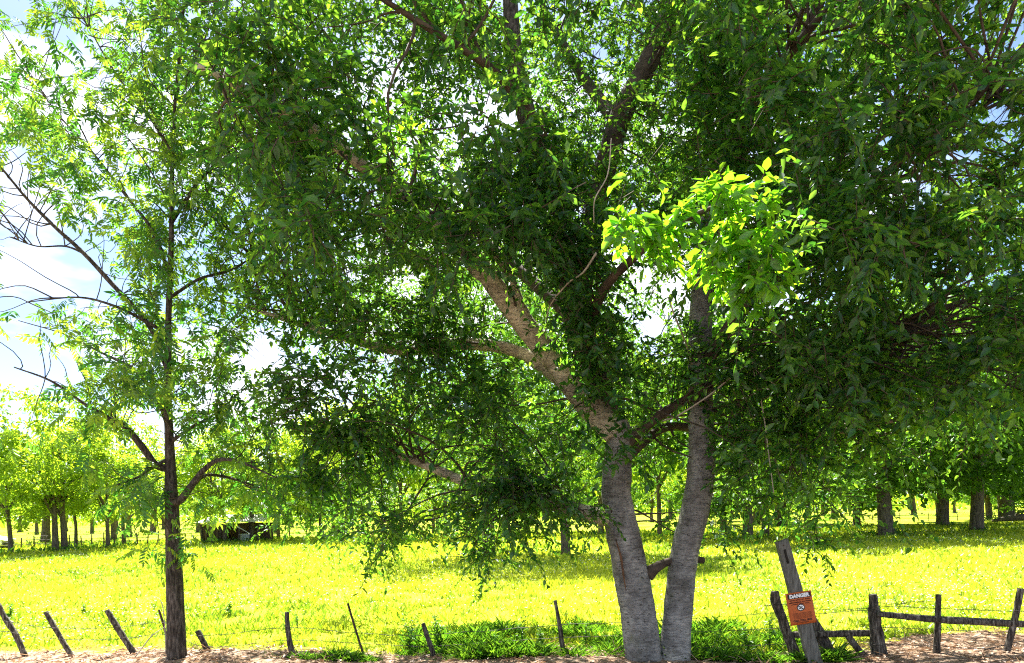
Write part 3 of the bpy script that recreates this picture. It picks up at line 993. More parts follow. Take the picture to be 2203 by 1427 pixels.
def build_orchard():
    spec = [(9.0, 4.2, 0.30, 62, 80, 0.24, 1, 0.20, 0.0), (10.0, 4.6, 0.34, 68, 80, 0.24, 2, 0.22, 0.3), (8.0, 3.6, 0.22, 54, 80, 0.23, 3, 0.18, -0.25), (12.0, 5.6, 0.42, 90, 90, 0.25, 4, 0.2, -0.5)]
    pro = []
    for h, cr, tr, nc, per, lf, sd, lo, ln in spec:
        t, cb = orchard_proto(h, cr, tr, nc, per, lf, sd, lo, lean=ln)
        t2, cb2 = orchard_proto(h, cr, tr, int(nc * 1.5), int(per * 1.35), lf, sd + 40, lo - 0.09, lean=ln)
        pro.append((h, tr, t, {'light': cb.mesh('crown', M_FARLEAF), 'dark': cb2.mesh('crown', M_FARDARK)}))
    # nearer, finer trees just behind the twin-trunked one
    fine = []
    for h, cr, tr, nc, per, lf, sd, lo, ln in [(13.5, 5.6, 0.36, 190, 130, 0.15, 9, 0.14, 0.0), (12.0, 5.0, 0.32, 170, 130, 0.15, 10, 0.15, 0.2)]:
        t, cb = orchard_proto(h, cr, tr, nc, per, lf, sd, lo, lean=ln)
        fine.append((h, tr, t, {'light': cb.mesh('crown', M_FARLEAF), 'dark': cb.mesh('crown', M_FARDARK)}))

    vary = np.random.default_rng(21)
    bases = []

    def tree(u, v, p, scale, rot, tone, label, group=None, tw=None, y=None):
        hor = HZ - 0.0204 * (u - 1101.5)
        y = y or F * CAMZ / max(v - hor, 1)
        b = P(u, hor, y)
        b.z = float(gz(b.x, b.y))
        h, tr, tm, crowns = p
        root = empty('orchard_tree', b, label, 'tree', group)
        root.rotation_euler = (0, 0, rot)
        sx = scale
        if tw:
            st = (tw * 0.5 / F * y) / (tr * scale)
        else:
            st = 1.0
        t = child('trunk', tm, root)
        t.scale = (sx * st, sx * st, sx)
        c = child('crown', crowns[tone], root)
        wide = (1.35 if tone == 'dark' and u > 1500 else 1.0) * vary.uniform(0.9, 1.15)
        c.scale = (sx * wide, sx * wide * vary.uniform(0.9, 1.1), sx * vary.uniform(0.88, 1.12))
        bases.append((b.x, b.y, tr * scale))
        return root

    # behind the twin trunks
    tree(1050, 1196, fine[0], 1.0, 0.4, 'dark', 'broad tree in the meadow whose trunk shows left of the twin trunks', tw=27)
    tree(1215, 1192, fine[1], 1.0, 2.1, 'dark', 'tree in the meadow whose short trunk shows just left of the leaning grey trunk', tw=20)
    # right-hand rows
    R = [(1608, 1162, 0, 1.3, 22, 'dark', 'orchard tree with a leaning trunk just right of the twin trunks'),
         (1646, 1152, 1, 1.2, 16, 'light', 'straight trunked orchard tree above the top of the timber marker post'),
         (1672, 1133, 2, 1.1, 16, 'light', 'slim orchard tree set back behind the timber marker post'),
         (1842, 1130, 0, 1.5, 15, 'dark', 'orchard tree with a thin trunk left of the stoutest dark trunk'),
         (1906, 1152, 3, 1.25, 30, 'dark', 'dense orchard tree with the stoutest dark trunk at the right'),
         (2027, 1133, 1, 1.7, 24, 'dark', 'orchard tree with a trunk flared at the foot near the far fence'),
         (2100, 1143, 3, 1.2, 26, 'dark', 'orchard tree with a grey trunk leaning left near the right edge'),
         (2166, 1121, 1, 1.8, 32, 'dark', 'ivy clad orchard tree beside the fallen log'),
         (1735, 1140, 2, 1.1, 14, 'light', 'slim orchard tree half hidden by a hanging bough right of the marker post')]
    R += [(862, 1158, 1, 1.2, 9, 'light', 'orchard tree behind the drooping tip of the long low bough'),
          (958, 1156, 0, 1.25, 10, 'light', 'orchard tree just left of the broad meadow tree'),
          (1132, 1150, 3, 1.0, 12, 'light', 'orchard tree between the two meadow trees and farther off'),
          (1292, 1152, 0, 1.3, 12, 'light', 'orchard tree hidden behind the left grey trunk'),
          (1418, 1156, 1, 1.25, 10, 'light', 'orchard tree showing through the fork of the twin trunks'),
          (1556, 1146, 3, 1.0, 14, 'light', 'orchard tree close beside the right grey trunk')]
    for i, (u, v, p, s, tw, tone, lab) in enumerate(R):
        tree(u, v, pro[p], s, i * 1.3, tone, lab, 'orchard trees in rows at the right', tw)
    # left-hand rows
    Lr = [(22, 1192, 2, 0.95, 10, 'light', 'small leaning tree in front of the white car'),
          (118, 1188, 0, 1.0, 13, 'light', 'left stem of the two close trees left of the slender fence line tree'),
          (138, 1187, 1, 0.85, 13, 'light', 'right stem of the two close trees left of the slender fence line tree'),
          (162, 1181, 2, 1.05, 7, 'light', 'thin trunked tree just right of the two close stems'),
          (231, 1182, 0, 0.85, 9, 'light', 'tree with a short dark trunk midway between the close stems and the fence line tree'),
          (265, 1173, 1, 0.95, 8, 'light', 'orchard tree just left of the slender fence line tree'),
          (455, 1170, 0, 0.95, 9, 'light', 'tree at the left end of the open shed'),
          (483, 1168, 2, 1.0, 8, 'light', 'slim tree in front of the open shed'),
          (541, 1165, 1, 0.95, 10, 'light', 'tree at the right end of the open shed'),
          (598, 1160, 0, 1.0, 8, 'light', 'orchard tree right of the open shed'),
          (737, 1160, 1, 1.0, 8, 'light', 'orchard tree under the hanging end of the long low bough'),
          (690, 1158, 2, 1.1, 8, 'light', 'orchard tree just left of the hanging end of the long low bough')]
    for i, (u, v, p, s, tw, tone, lab) in enumerate(Lr):
        tree(u, v, pro[p], s, i * 1.7 + 0.4, tone, lab, 'orchard trees in rows at the left', tw)
    # rows farther back, alike
    rr = np.random.default_rng(5)
    rowname = ('small', 'smaller', 'very small', 'tiny')

    def zone(u):
        for lim, w in ((150, 'behind the white car and close stems'), (400, 'behind the slender fence line tree'), (600, 'behind the open shed'), (900, 'behind the end of the long low bough'),
                       (1200, 'behind the broad meadow tree'), (1480, 'behind the twin trunks'), (1750, 'behind the timber marker post'), (1950, 'behind the stoutest dark trunk')):
            if u < lim:
                return w
        return 'behind the ivy clad tree and fallen log'

    for row, y in enumerate((62, 76, 92, 112)):
        x = -0.72 * y
        while x < 0.72 * y:
            px_ = 1101.5 + F * x / y
            if not (400 < px_ < 590 and y < 70) and not (1780 < px_ < 2120 and y < 90):
                p = pro[int(rr.integers(0, 4))]
                hor = HZ - 0.0204 * (px_ - 1101.5)
                tree(px_, 0, p, rr.uniform(0.75, 1.0) * (0.9 if px_ < 1000 else 1.05), rr.uniform(0, 6), 'light' if px_ < 1200 else rr.choice(['light', 'dark']),
                     '%s orchard tree far off %s' % (rowname[row], zone(px_)), 'trees of the far orchard rows', y=y + rr.uniform(-4, 4))
            x += rr.uniform(5.5, 9.5)
    # low growth round the feet of the trees
    mb = MB()
    for bx, by, br in bases:
        m = 70
        a_ = rr.uniform(0, 6.283, m)
        q = br + np.abs(rr.normal(size=m)) * 0.8
        pos = np.stack([bx + np.cos(a_) * q, by + np.sin(a_) * q, rr.uniform(0.0, 0.28, m) * np.exp(-q * 0.4)], -1)
        V, Fc = leaf_arrays(pos, rr.normal(size=(m, 3)) + np.array([0, 0, 0.9]), rr.normal(size=(m, 3)) + np.array([0, 0, 0.4]), rr.uniform(0.12, 0.34, m), 0.35)
        mb.add(V, Fc, np.repeat(rr.beta(1, 2, m), 6))
    tag(mb.obj('undergrowth', M_FARDARK), 'low weeds growing round the feet of the orchard trees', None, None, 'stuff')
    # far woods
    n = 26000
    a = rr.uniform(-0.75, 0.75, n)
    yy = rr.uniform(150, 230, n)
    prof = 5 + 3.0 * np.sin(a * 9) + 1.8 * np.sin(a * 31 + 1) + 1.2 * np.sin(a * 77)
    pos = np.stack([yy * np.tan(a), yy, rr.random(n) ** 0.8 * np.maximum(prof, 3) + 0.3], -1)
    mb = MB()
    V, Fc = leaf_arrays(pos, rr.normal(size=(n, 3)), rr.normal(size=(n, 3)) * 0.6 + np.array([0, 0, 1.0]), rr.uniform(0.6, 1.5, n), 0.6)
    mb.add(V, Fc, np.repeat(rr.beta(2, 2, n), 6))
    tag(mb.obj('distant_woods', M_FARLEAF), 'line of far woodland closing off the meadow', None, None, 'stuff')


build_orchard()


# ------------------------------------------------------------------ meadow grass, flowers, litter, tall grass
def in_view(x, y, m=1.12):
    return np.abs(x / np.maximum(y, 0.1)) < 0.69 * m


def is_dirt(x, y):
    d = y - fence_y(x)
    e = 0.45 + 1.5 * np.clip((x - 4.4) * 0.8, 0, 1)
    wob = np.array([mnoise.noise(Vector((a * 0.8, b * 0.8, 3.0))) for a, b in zip(x, y)])
    return d < e + wob * 0.8


def build_grass():
    n = 230000
    q = rng.random(n)
    y = 9.0 * (60 / 9.0) ** (q ** 1.0)
    y = 9.0 + (y - 9.0)
    x = rng.uniform(-0.78, 0.78, n) * y
    clump = np.array([mnoise.noise(Vector((a * 1.7, b * 1.1, 0.0))) for a, b in zip(x, y)])
    keep = (clump + rng.normal(size=n) * 0.35 > -0.15) & ~is_dirt(x, y)
    x, y, clump = x[keep], y[keep], clump[keep]
    n = len(x)
    patch = np.array([mnoise.noise(Vector((a * 0.25, b * 0.18, 5.0))) for a, b in zip(x, y)])
    pos = np.stack([x, y, gz(x, y) - 0.01], -1)
    a = rng.uniform(0, 6.283, n)
    lean = rng.uniform(0.25, 1.7, n)
    L = rng.uniform(0.05, 0.15, n) * (1 + 0.6 * np.clip(clump, 0, 1)) * (0.8 + y / 45)
    w = L * rng.uniform(0.06, 0.13, n) * (0.8 + y / 22)
    dv = norm(np.stack([np.cos(a) * lean, np.sin(a) * lean, np.ones(n)], -1))
    b = rng.uniform(0, 6.283, n)
    sd = np.stack([np.cos(b), np.sin(b), 0 * b], -1)
    V = np.stack([pos - sd * w[:, None], pos + sd * w[:, None], pos + dv * L[:, None]], 1)
    mb = MB()
    mb.add(V, np.arange(n * 3).reshape(-1, 3), np.repeat(np.clip(rng.beta(0.9, 0.9, n) * 0.85 + 0.5 * patch, 0, 1), 3))
    tag(mb.obj('meadow_grass', M_GRASS), 'short sunlit yellow green grass covering the meadow', None, None, 'stuff')

    # white flowers
    n = 9000
    y = 10 * (48 / 10.0) ** rng.random(n)
    x = rng.uniform(-0.75, 0.75, n) * y
    dr = np.array([mnoise.noise(Vector((a * 0.16, b * 0.16, 7.0))) for a, b in zip(x, y)])
    keep = (dr + rng.normal(size=n) * 0.16 > 0.08) & ~is_dirt(x, y)
    x, y = x[keep], y[keep]
    n = len(x)
    mb = MB()
    pos = np.stack([x, y, gz(x, y) + rng.uniform(0.06, 0.16, n)], -1)
    for k in range(3):
        ang = rng.uniform(0, 6.28, n)
        d = np.stack([np.cos(ang), np.sin(ang), 0.25 * np.ones(n)], -1)
        add_leaves(mb, pos - d * 0.012, d, rng.normal(size=(n, 3)) * 0.4 + np.array([0, -0.5, 1.0]), rng.uniform(0.018, 0.032, n) * (0.8 + y / 40), 0.7, rng.random(n))
    tag(mb.obj('wildflowers', M_FLOWER), 'small white flowers scattered over the meadow', None, None, 'stuff')

    # tall green grass in the shade under the twin trunks
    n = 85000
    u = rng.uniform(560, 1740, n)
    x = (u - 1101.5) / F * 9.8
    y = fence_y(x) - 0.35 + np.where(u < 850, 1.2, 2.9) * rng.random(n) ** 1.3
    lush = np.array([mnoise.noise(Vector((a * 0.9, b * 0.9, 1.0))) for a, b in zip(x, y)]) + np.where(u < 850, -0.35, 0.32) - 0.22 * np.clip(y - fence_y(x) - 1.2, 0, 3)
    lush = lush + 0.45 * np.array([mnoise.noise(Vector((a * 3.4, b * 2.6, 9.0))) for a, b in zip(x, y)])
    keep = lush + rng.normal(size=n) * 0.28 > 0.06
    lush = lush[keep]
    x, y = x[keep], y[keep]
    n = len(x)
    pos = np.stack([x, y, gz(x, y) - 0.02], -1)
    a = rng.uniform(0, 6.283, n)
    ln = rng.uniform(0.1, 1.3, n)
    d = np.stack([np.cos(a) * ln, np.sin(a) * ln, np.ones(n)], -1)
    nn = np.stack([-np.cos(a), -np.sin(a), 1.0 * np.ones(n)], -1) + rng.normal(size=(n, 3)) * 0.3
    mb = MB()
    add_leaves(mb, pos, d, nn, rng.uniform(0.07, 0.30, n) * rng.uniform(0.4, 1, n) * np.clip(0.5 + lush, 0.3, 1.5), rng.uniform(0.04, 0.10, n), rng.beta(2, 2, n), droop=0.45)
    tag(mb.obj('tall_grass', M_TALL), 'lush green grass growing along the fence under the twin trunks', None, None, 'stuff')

    # dry litter
    n = 26000
    x = rng.uniform(-9, 8.5, n)
    y = fence_y(x) + rng.uniform(-1.4, 2.4, n)
    keep = is_dirt(x, y) & (np.array([mnoise.noise(Vector((a * 1.9, b * 2.3, 4.0))) for a, b in zip(x, y)]) + rng.normal(size=n) * 0.3 > -0.2)
    x, y = x[keep], y[keep]
    n = len(x)
    pos = np.stack([x, y, gz(x, y) + rng.uniform(0.003, 0.03, n)], -1)
    d = rand_dir(n) * np.array([1, 1, 0.25])
    nn = rng.normal(size=(n, 3)) * 0.35 + np.array([0, 0, 1.0])
    mb = MB()
    straw = rng.random(n) < 0.45
    L = np.where(straw, rng.uniform(0.10, 0.28, n), rng.uniform(0.04, 0.085, n))
    wr = np.where(straw, 0.035, rng.uniform(0.35, 0.55, n))
    add_leaves(mb, pos, d, nn, L, wr, rng.random(n), droop=0.12)
    tag(mb.obj('leaf_litter', M_LITTER), 'dry tan leaves and straw lying along the fence', None, None, 'stuff')


build_grass()


# ------------------------------------------------------------------ front fence
def build_fence():
    root = empty('wire_fence', (0, 9.55, 0), 'old barbed wire fence of leaning wooden posts along the meadow edge', 'fence')
    knots = []

    def post(pts, label, mat=M_POST, sides=10, rough=0.22, y=None, name='post', freq=14):
        mb = MB()
        P3, rad = [], []
        for (u, v, w) in pts:
            x = (u - 1101.5) / F * 9.5
            yy = y or fence_y(x)
            P3.append(P(u, v, yy))
            rad.append(w * 0.5 / F * yy)
        p, r = spline(P3, rad, 7)
        tube(mb, p, r, sides=sides, rough=rough, freq=freq)
        o = mb.obj(name, mat, root, smooth=False)
        o['label'] = label
        return p

    A = []
    A.append(post([(-4, 1300, 10), (14, 1335, 12), (32, 1362, 12), (48, 1398, 12), (60, 1425, 12)], 'curved leaning wooden post at the left end'))
    A.append(post([(98, 1317, 10), (122, 1358, 11), (142, 1392, 11), (165, 1428, 11)], 'thin wooden post leaning left'))
    A.append(post([(230, 1313, 11), (254, 1353, 14), (270, 1378, 13), (300, 1424, 13), (316, 1450, 13)], 'crooked leaning wooden post left of the slender tree'))
    A.append(post([(342, 1312, 5), (352, 1345, 5), (362, 1385, 5), (374, 1432, 5)], 'thin dark steel stake beside the slender tree', M_STEEL, 5, 0.02))
    A.append(post([(425, 1357, 12), (443, 1392, 13), (466, 1432, 13), (476, 1452, 13)], 'short wooden post leaning left, right of the slender tree'))
    A.append(post([(617, 1317, 9), (619, 1350, 11), (625, 1390, 13), (638, 1428, 14), (645, 1450, 14)], 'bent wooden post, upright at the top'))
    A.append(post([(748, 1298, 5), (762, 1345, 5), (776, 1390, 5), (792, 1440, 5)], 'thin leaning steel stake', M_STEEL, 5, 0.02))
    A.append(post([(910, 1341, 9), (920, 1372, 10), (934, 1412, 12), (944, 1445, 12)], 'short grey wooden post beside tall weeds'))
    A.append(post([(1194, 1292, 7), (1203, 1340, 9), (1210, 1390, 11), (1216, 1448, 12)], 'slim wooden post left of the twin trunks'))
    A.append(post([(1667, 1272, 16), (1668, 1292, 22), (1682, 1330, 20), (1698, 1375, 22), (1722, 1440, 24)], 'stout gnarled corner post left of the danger sign', sides=14, rough=0.25))
    A.append(post([(1742, 1325, 22), (1760, 1360, 26), (1782, 1400, 28), (1806, 1450, 30)], 'split slanting post behind the marker post', sides=12, y=9.25))
    A.append(post([(1877, 1279, 17), (1880, 1300, 19), (1880, 1318, 26), (1884, 1350, 26), (1890, 1395, 32), (1898, 1450, 40)], 'stout gnarled brace post right of the danger sign', sides=14, rough=0.25))
    A.append(post([(2019, 1279, 11), (2018, 1330, 13), (2016, 1380, 14), (2012, 1445, 17)], 'straight grey post behind the long rail'))
    A.append(post([(2196, 1266, 14), (2186, 1320, 13), (2174, 1370, 14), (2162, 1416, 14), (2156, 1440, 14)], 'pale post leaning right at the right end'))

    def rail(pts, name, label, rough=0.12):
        mb = MB()
        p, r = spline([P(u, v, y) for u, v, y, w in pts], [w * .5 / F * y for u, v, y, w in pts], 8)
        tube(mb, p, r, sides=10, rough=rough, freq=10)
        o = mb.obj(name, M_POST, root)
        o['label'] = label

    rail([(1700, 1366, 9.2, 14), (1790, 1364, 9.15, 15), (1872, 1362, 9.1, 14)], 'rail', 'short crossbar between the two brace posts')
    rail([(1888, 1321, 8.92, 13), (1960, 1328, 8.9, 14), (2018, 1333, 8.88, 16), (2110, 1338, 8.86, 16), (2203, 1343, 8.84, 15), (2400, 1352, 8.8, 15)], 'rail', 'long dark pole rail nailed across the posts at the right')
    rail([(1824, 1368, 9.12, 14), (1852, 1404, 9.08, 15), (1884, 1440, 9.05, 15)], 'brace', 'slanting brace under the short crossbar')

    # wires
    def wire(pts, r=0.0026, barbs=True):
        mb = MB()
        out = []
        for (u, v) in pts:
            x = (u - 1101.5) / F * 9.5
            out.append(P(u, v, fence_y(x) - 0.07))
        p, rr = spline(out, [r] * len(out), 9)
        p = p + rng.normal(size=p.shape) * 0.004
        tube(mb, p, rr * 1.25, sides=4, cap=False)
        if barbs:
            for k in range(1, len(p) - 1):
                for j in range(3):
                    c = p[k] * (1 - j / 3) + p[k + 1] * (j / 3)
                    dd = norm(rng.normal(size=3)) * 0.02
                    tube(mb, np.array([c - dd, c + dd]), [0.0016, 0.0012], sides=3, cap=False)
        o = mb.obj('wire', M_WIRE, root)

    wire([(-60, 1318), (20, 1338), (120, 1352), (250, 1350), (350, 1340), (435, 1368), (620, 1350), (765, 1362), (920, 1366), (1205, 1344), (1380, 1338), (1690, 1318)])
    wire([(-60, 1345), (30, 1362), (135, 1376), (265, 1374), (360, 1366), (450, 1392), (622, 1378), (772, 1384), (928, 1390), (1208, 1372), (1400, 1366), (1695, 1350)])
    wire([(620, 1402), (780, 1408), (936, 1412), (1212, 1402), (1420, 1398), (1705, 1385)])
    wire([(1640, 1305), (1690, 1300), (1780, 1312), (1876, 1308)])
    wire([(1690, 1328), (1790, 1318), (1876, 1312)])
    wire([(1880, 1303), (2018, 1309), (2190, 1315), (2340, 1318)])
    wire([(1882, 1350), (2016, 1354), (2180, 1361), (2340, 1364)])
    wire([(1884, 1385), (2015, 1390), (2172, 1398), (2340, 1400)])
    wire([(1882, 1296), (1930, 1300), (1960, 1296), (2018, 1294)], 0.002)
    for v0 in (1306, 1312, 1318, 1352, 1386):       # wire wound round the brace post
        mb = MB()
        c = P(1881 + (v0 - 1306) * 0.08, v0, float(fence_y(4.65)))
        rr = (0.068 if v0 < 1315 else 0.082 + (v0 - 1318) * 0.0004)
        t = np.linspace(0, 6.283, 15)
        tube(mb, np.stack([c.x + rr * np.cos(t), c.y + rr * np.sin(t), c.z + 0.01 * np.sin(t * 2)], -1), np.full(15, 0.003), sides=4, cap=False)
        mb.obj('wire_loop', M_WIRE, root)


build_fence()


# ------------------------------------------------------------------ marker post and danger sign
def text_mesh(body, size, mat, bold=0.0):
    cu = bpy.data.curves.new('lettering', 'FONT')
    cu.body = body
    cu.size = size
    cu.align_x = 'CENTER'
    cu.align_y = 'CENTER'
    cu.offset = bold
    cu.resolution_u = 3
    o = bpy.data.objects.new('lettering', cu)
    COL.objects.link(o)
    dg = bpy.context.evaluated_depsgraph_get()
    dg.update()
    me = bpy.data.meshes.new_from_object(o.evaluated_get(dg))
    bpy.data.objects.remove(o)
    me.materials.clear()
    me.materials.append(mat)
    me.name = 'lettering'
    return me


def build_marker():
    Y = 8.75
    a, b = P(1681, 1162, Y), P(1762, 1460, Y)
    ax = (a - b).normalized()
    root = empty('marker_post', (b.x, b.y, float(gz(b.x, b.y))), 'tall square sawn timber post leaning left behind the orange danger sign', 'post')
    sx = Vector((0, 1, 0)).cross(ax).normalized() * -1
    w = 27 / F * Y
    dep = 0.10
    mb = MB()
    n = 22
    # four sides with rounded arrises: eight-sided section, slightly uneven
    prof = np.array([(-.5, -.42), (-.44, -.5), (.44, -.5), (.5, -.42), (.5, .42), (.44, .5), (-.44, .5), (-.5, .42)])
    rings = []
    L = (a - b).length
    for i in range(n):
        t = i / (n - 1)
        c = b + (a - b) * t
        wv = w * (1.10 - 0.16 * t)
        ring = []
        for (px_, py_) in prof:
            q = c + sx * (px_ * wv) + Vector((0, 1, 0)) * (py_ * dep)
            q = q + (sx * mnoise.noise(q * 9) + Vector((0, 1, 0)) * mnoise.noise(q * 11)) * 0.004
            if i == n - 1:
                q = q - ax * (0.012 if px_ > 0.3 else 0.0) + ax * mnoise.noise(q * 30) * 0.01
            ring.append(list(q))
        rings.append(ring)
    V = np.array(rings).reshape(-1, 3)
    V = np.vstack([V, list(a - ax * 0.004)])
    i = np.arange(n - 1)[:, None]
    k = np.arange(8)[None]
    Fc = np.stack([i * 8 + k, i * 8 + (k + 1) % 8, (i + 1) * 8 + (k + 1) % 8, (i + 1) * 8 + k], -1).reshape(-1, 4)
    mb.add(V, Fc)
    kk = np.arange(8)
    o = (n - 1) * 8
    mb.more(np.stack([np.full(8, n * 8), o + kk, o + (kk + 1) % 8], -1), 0)
    mb.obj('timber', M_TIMBER, root)
    # dark slot cut near the top of the face
    mb = MB()
    R = Matrix((sx, Vector((0, 1, 0)), ax)).transposed()
    c1 = b + (a - b) * 0.885 + sx * 0.012 - Vector((0, 1, 0)) * (dep * 0.5 + 0.001)
    box(mb, c1, 0.026, 0.012, 0.17, R)
    mb.obj('slot', plain_mat('slot_dark', (0.02, 0.016, 0.012), 0.9), root)
    mb = MB()
    box(mb, b + (a - b) * 0.965 + sx * 0.01 - Vector((0, 1, 0)) * (dep * 0.5 + 0.004), 0.012, 0.012, 0.012, R)
    mb.obj('nail', M_STEEL, root)

    # sign
    Ys = Y - dep * 0.5 - 0.012
    c = P(1723, 1308.5, Ys)
    s = empty('danger_sign', c, 'orange sign with a black DANGER heading nailed to the leaning timber post', 'sign')
    s.rotation_euler = (math.radians(90), math.radians(-7.5), 0)
    Wd, Hd = 56 / F * Ys, 70 / F * Ys
    ORANGE = rough_mat('orange_paint', [(0.3, (0.42, 0.085, 0.016)), (0.7, (0.56, 0.13, 0.025))], nscale=9, rough=0.5, bump=0.05, spec=0.4)
    BLACK = plain_mat('sign_black', (0.012, 0.010, 0.010), 0.6)
    WHITE = plain_mat('sign_white', (0.85, 0.85, 0.85), 0.6)
    INK = plain_mat('sign_ink', (0.06, 0.012, 0.006), 0.6)

    def put(name, me, x, y, z):
        o = bpy.data.objects.new(name, me)
        COL.objects.link(o)
        o.parent = s
        o.location = (x, y, z)
        return o

    def quad_mesh(name, w_, h_, mat, th=0.0, jag=0.0):
        mb = MB()
        if th:
            nx, ny = 10, 12
            X, Yg = np.meshgrid(np.linspace(-w_ / 2, w_ / 2, nx), np.linspace(-h_ / 2, h_ / 2, ny))
            bend = 0.006 * np.sin(X / w_ * 5) * (Yg / h_) - 0.004 * (X / w_) ** 2
            Xs = X - 0.03 * (Yg)            # the sheet hangs slightly out of square
            front = np.stack([Xs, Yg, bend * 0 + th / 2], -1).reshape(-1, 3)
            back = front - np.array([0, 0, th])
            i, k = np.meshgrid(np.arange(ny - 1), np.arange(nx - 1), indexing='ij')
            q = i * nx + k
            f = np.stack([q, q + 1, q + nx + 1, q + nx], -1).reshape(-1, 4)
            mb.add(np.vstack([front, back]), np.vstack([f, f[:, ::-1] + nx * ny]))
            ring = list(range(nx)) + [nx * r + nx - 1 for r in range(1, ny)] + list(range(nx * ny - 2, nx * (ny - 1) - 1, -1)) + [nx * r for r in range(ny - 2, 0, -1)]
            m_ = nx * ny
            mb.more([[ring[j], ring[j] + m_, ring[(j + 1) % len(ring)] + m_, ring[(j + 1) % len(ring)]] for j in range(len(ring))], 0)
        else:
            mb.add([[-w_ / 2, -h_ / 2, 0], [w_ / 2, -h_ / 2, 0], [w_ / 2, h_ / 2, 0], [-w_ / 2, h_ / 2, 0]], [[0, 1, 2, 3]])
        return mb.mesh(name, mat)

    put('panel', quad_mesh('panel', Wd, Hd, ORANGE, 0.004), 0, 0, 0)
    z = 0.0035
    put('heading_band', quad_mesh('heading_band', Wd * 0.90, Hd * 0.145, BLACK), 0, Hd * 0.385, z)
    put('lettering', text_mesh('DANGER', Hd * 0.150, WHITE, 0.0035), 0, Hd * 0.385, z + 0.002)
    # three bold lines of worn print, small print, and the line at the foot
    for yy, wid, hh, segs in ((0.262, 0.80, 0.030, (7, 5, 3, 6)), (0.195, 0.84, 0.036, (6, 9, 4, 7)), (0.135, 0.70, 0.028, (8, 6, 5))):
        mb = MB()
        tot = sum(segs) + 0.8 * (len(segs) - 1)
        x = -wid * Wd / 2
        for sg in segs:
            unit = wid * Wd / tot
            for j in range(sg):
                h_ = hh * Hd * (0.75 + 0.5 * random.random())
                box(mb, (x + unit * (j + 0.5), yy * Hd + random.uniform(-.002, .002), z), unit * 0.74, h_, 0.001)
            x += unit * (sg + 0.8)
        put('worn_print', mb.mesh('worn_print', INK), 0, 0, 0)
    mb = MB()
    for r in range(6):
        x = -0.34 * Wd
        while x < 0.36 * Wd:
            l_ = random.uniform(0.03, 0.09) * Wd
            box(mb, (x + l_ / 2, (-0.145 - r * 0.032) * Hd, z), l_ * 0.85, 0.010 * Hd, 0.001)
            x += l_
    put('small_print', mb.mesh('small_print', INK), 0, 0, 0)
    put('lettering', text_mesh('CALL TOLL FREE', Hd * 0.078, INK, 0.0016), 0, -0.375 * Hd, z + 0.002)
    mb = MB()
    x = -0.24 * Wd
    for l_ in (3, 3, 4):
        for j in range(l_):
            box(mb, (x, -0.435 * Hd, z), 0.028 * Wd, 0.026 * Hd, 0.001)
            x += 0.042 * Wd
        x += 0.03 * Wd
    put('worn_print', mb.mesh('worn_print', INK), 0, 0, 0)

    def disc(r, mat, name, seg=28):
        mb = MB()
        t = np.arange(seg) * 6.283185 / seg
        V = np.vstack([np.stack([r * np.cos(t), r * 0.86 * np.sin(t), 0 * t], -1), [[0, 0, 0]]])
        kk = np.arange(seg)
        mb.add(V, np.stack([np.full(seg, seg), kk, (kk + 1) % seg], -1))
        return mb.mesh(name, mat)
    pc = 0.02 * Hd
    ring = put('pictogram', disc(Wd * 0.155, BLACK, 'pictogram'), 0, pc, z)
    dsc = put('disc', disc(Wd * 0.122, WHITE, 'disc'), 0, 0, 0.0015)
    dsc.parent = ring
    # digging arm and slash
    mb = MB()
    sl = Wd * 0.24
    box(mb, (0, 0, 0), sl, Wd * 0.035, 0.001, Matrix.Rotation(math.radians(-38), 3, 'Z'))
    q = put('slash', mb.mesh('slash', BLACK), 0, 0, 0.003)
    q.parent = ring
    mb = MB()
    t = np.linspace(0.2, 2.6, 8)
    tube(mb, np.stack([np.cos(t) * Wd * 0.05 + Wd * 0.02, np.sin(t) * Wd * 0.05 - Wd * 0.0, 0 * t], -1), np.full(8, Wd * 0.011), sides=5)
    box(mb, (-Wd * 0.04, -Wd * 0.035, 0), Wd * 0.07, Wd * 0.04, 0.001)
    box(mb, (0.02 * Wd, -Wd * 0.075, 0), Wd * 0.04, Wd * 0.02, 0.001)
    q = put('digger_symbol', mb.mesh('digger_symbol', BLACK), 0, 0, 0.0022)
    q.scale = (1, 0.86, 0.1)
    q.parent = ring
    for (x, y) in ((0.1, 0.455), (0.1, -0.47)):
        mb = MB()
        box(mb, (0, 0, 0), 0.009, 0.009, 0.006)
        put('nail', mb.mesh('nail', M_STEEL), x * Wd, y * Hd, z + 0.001)


build_marker()


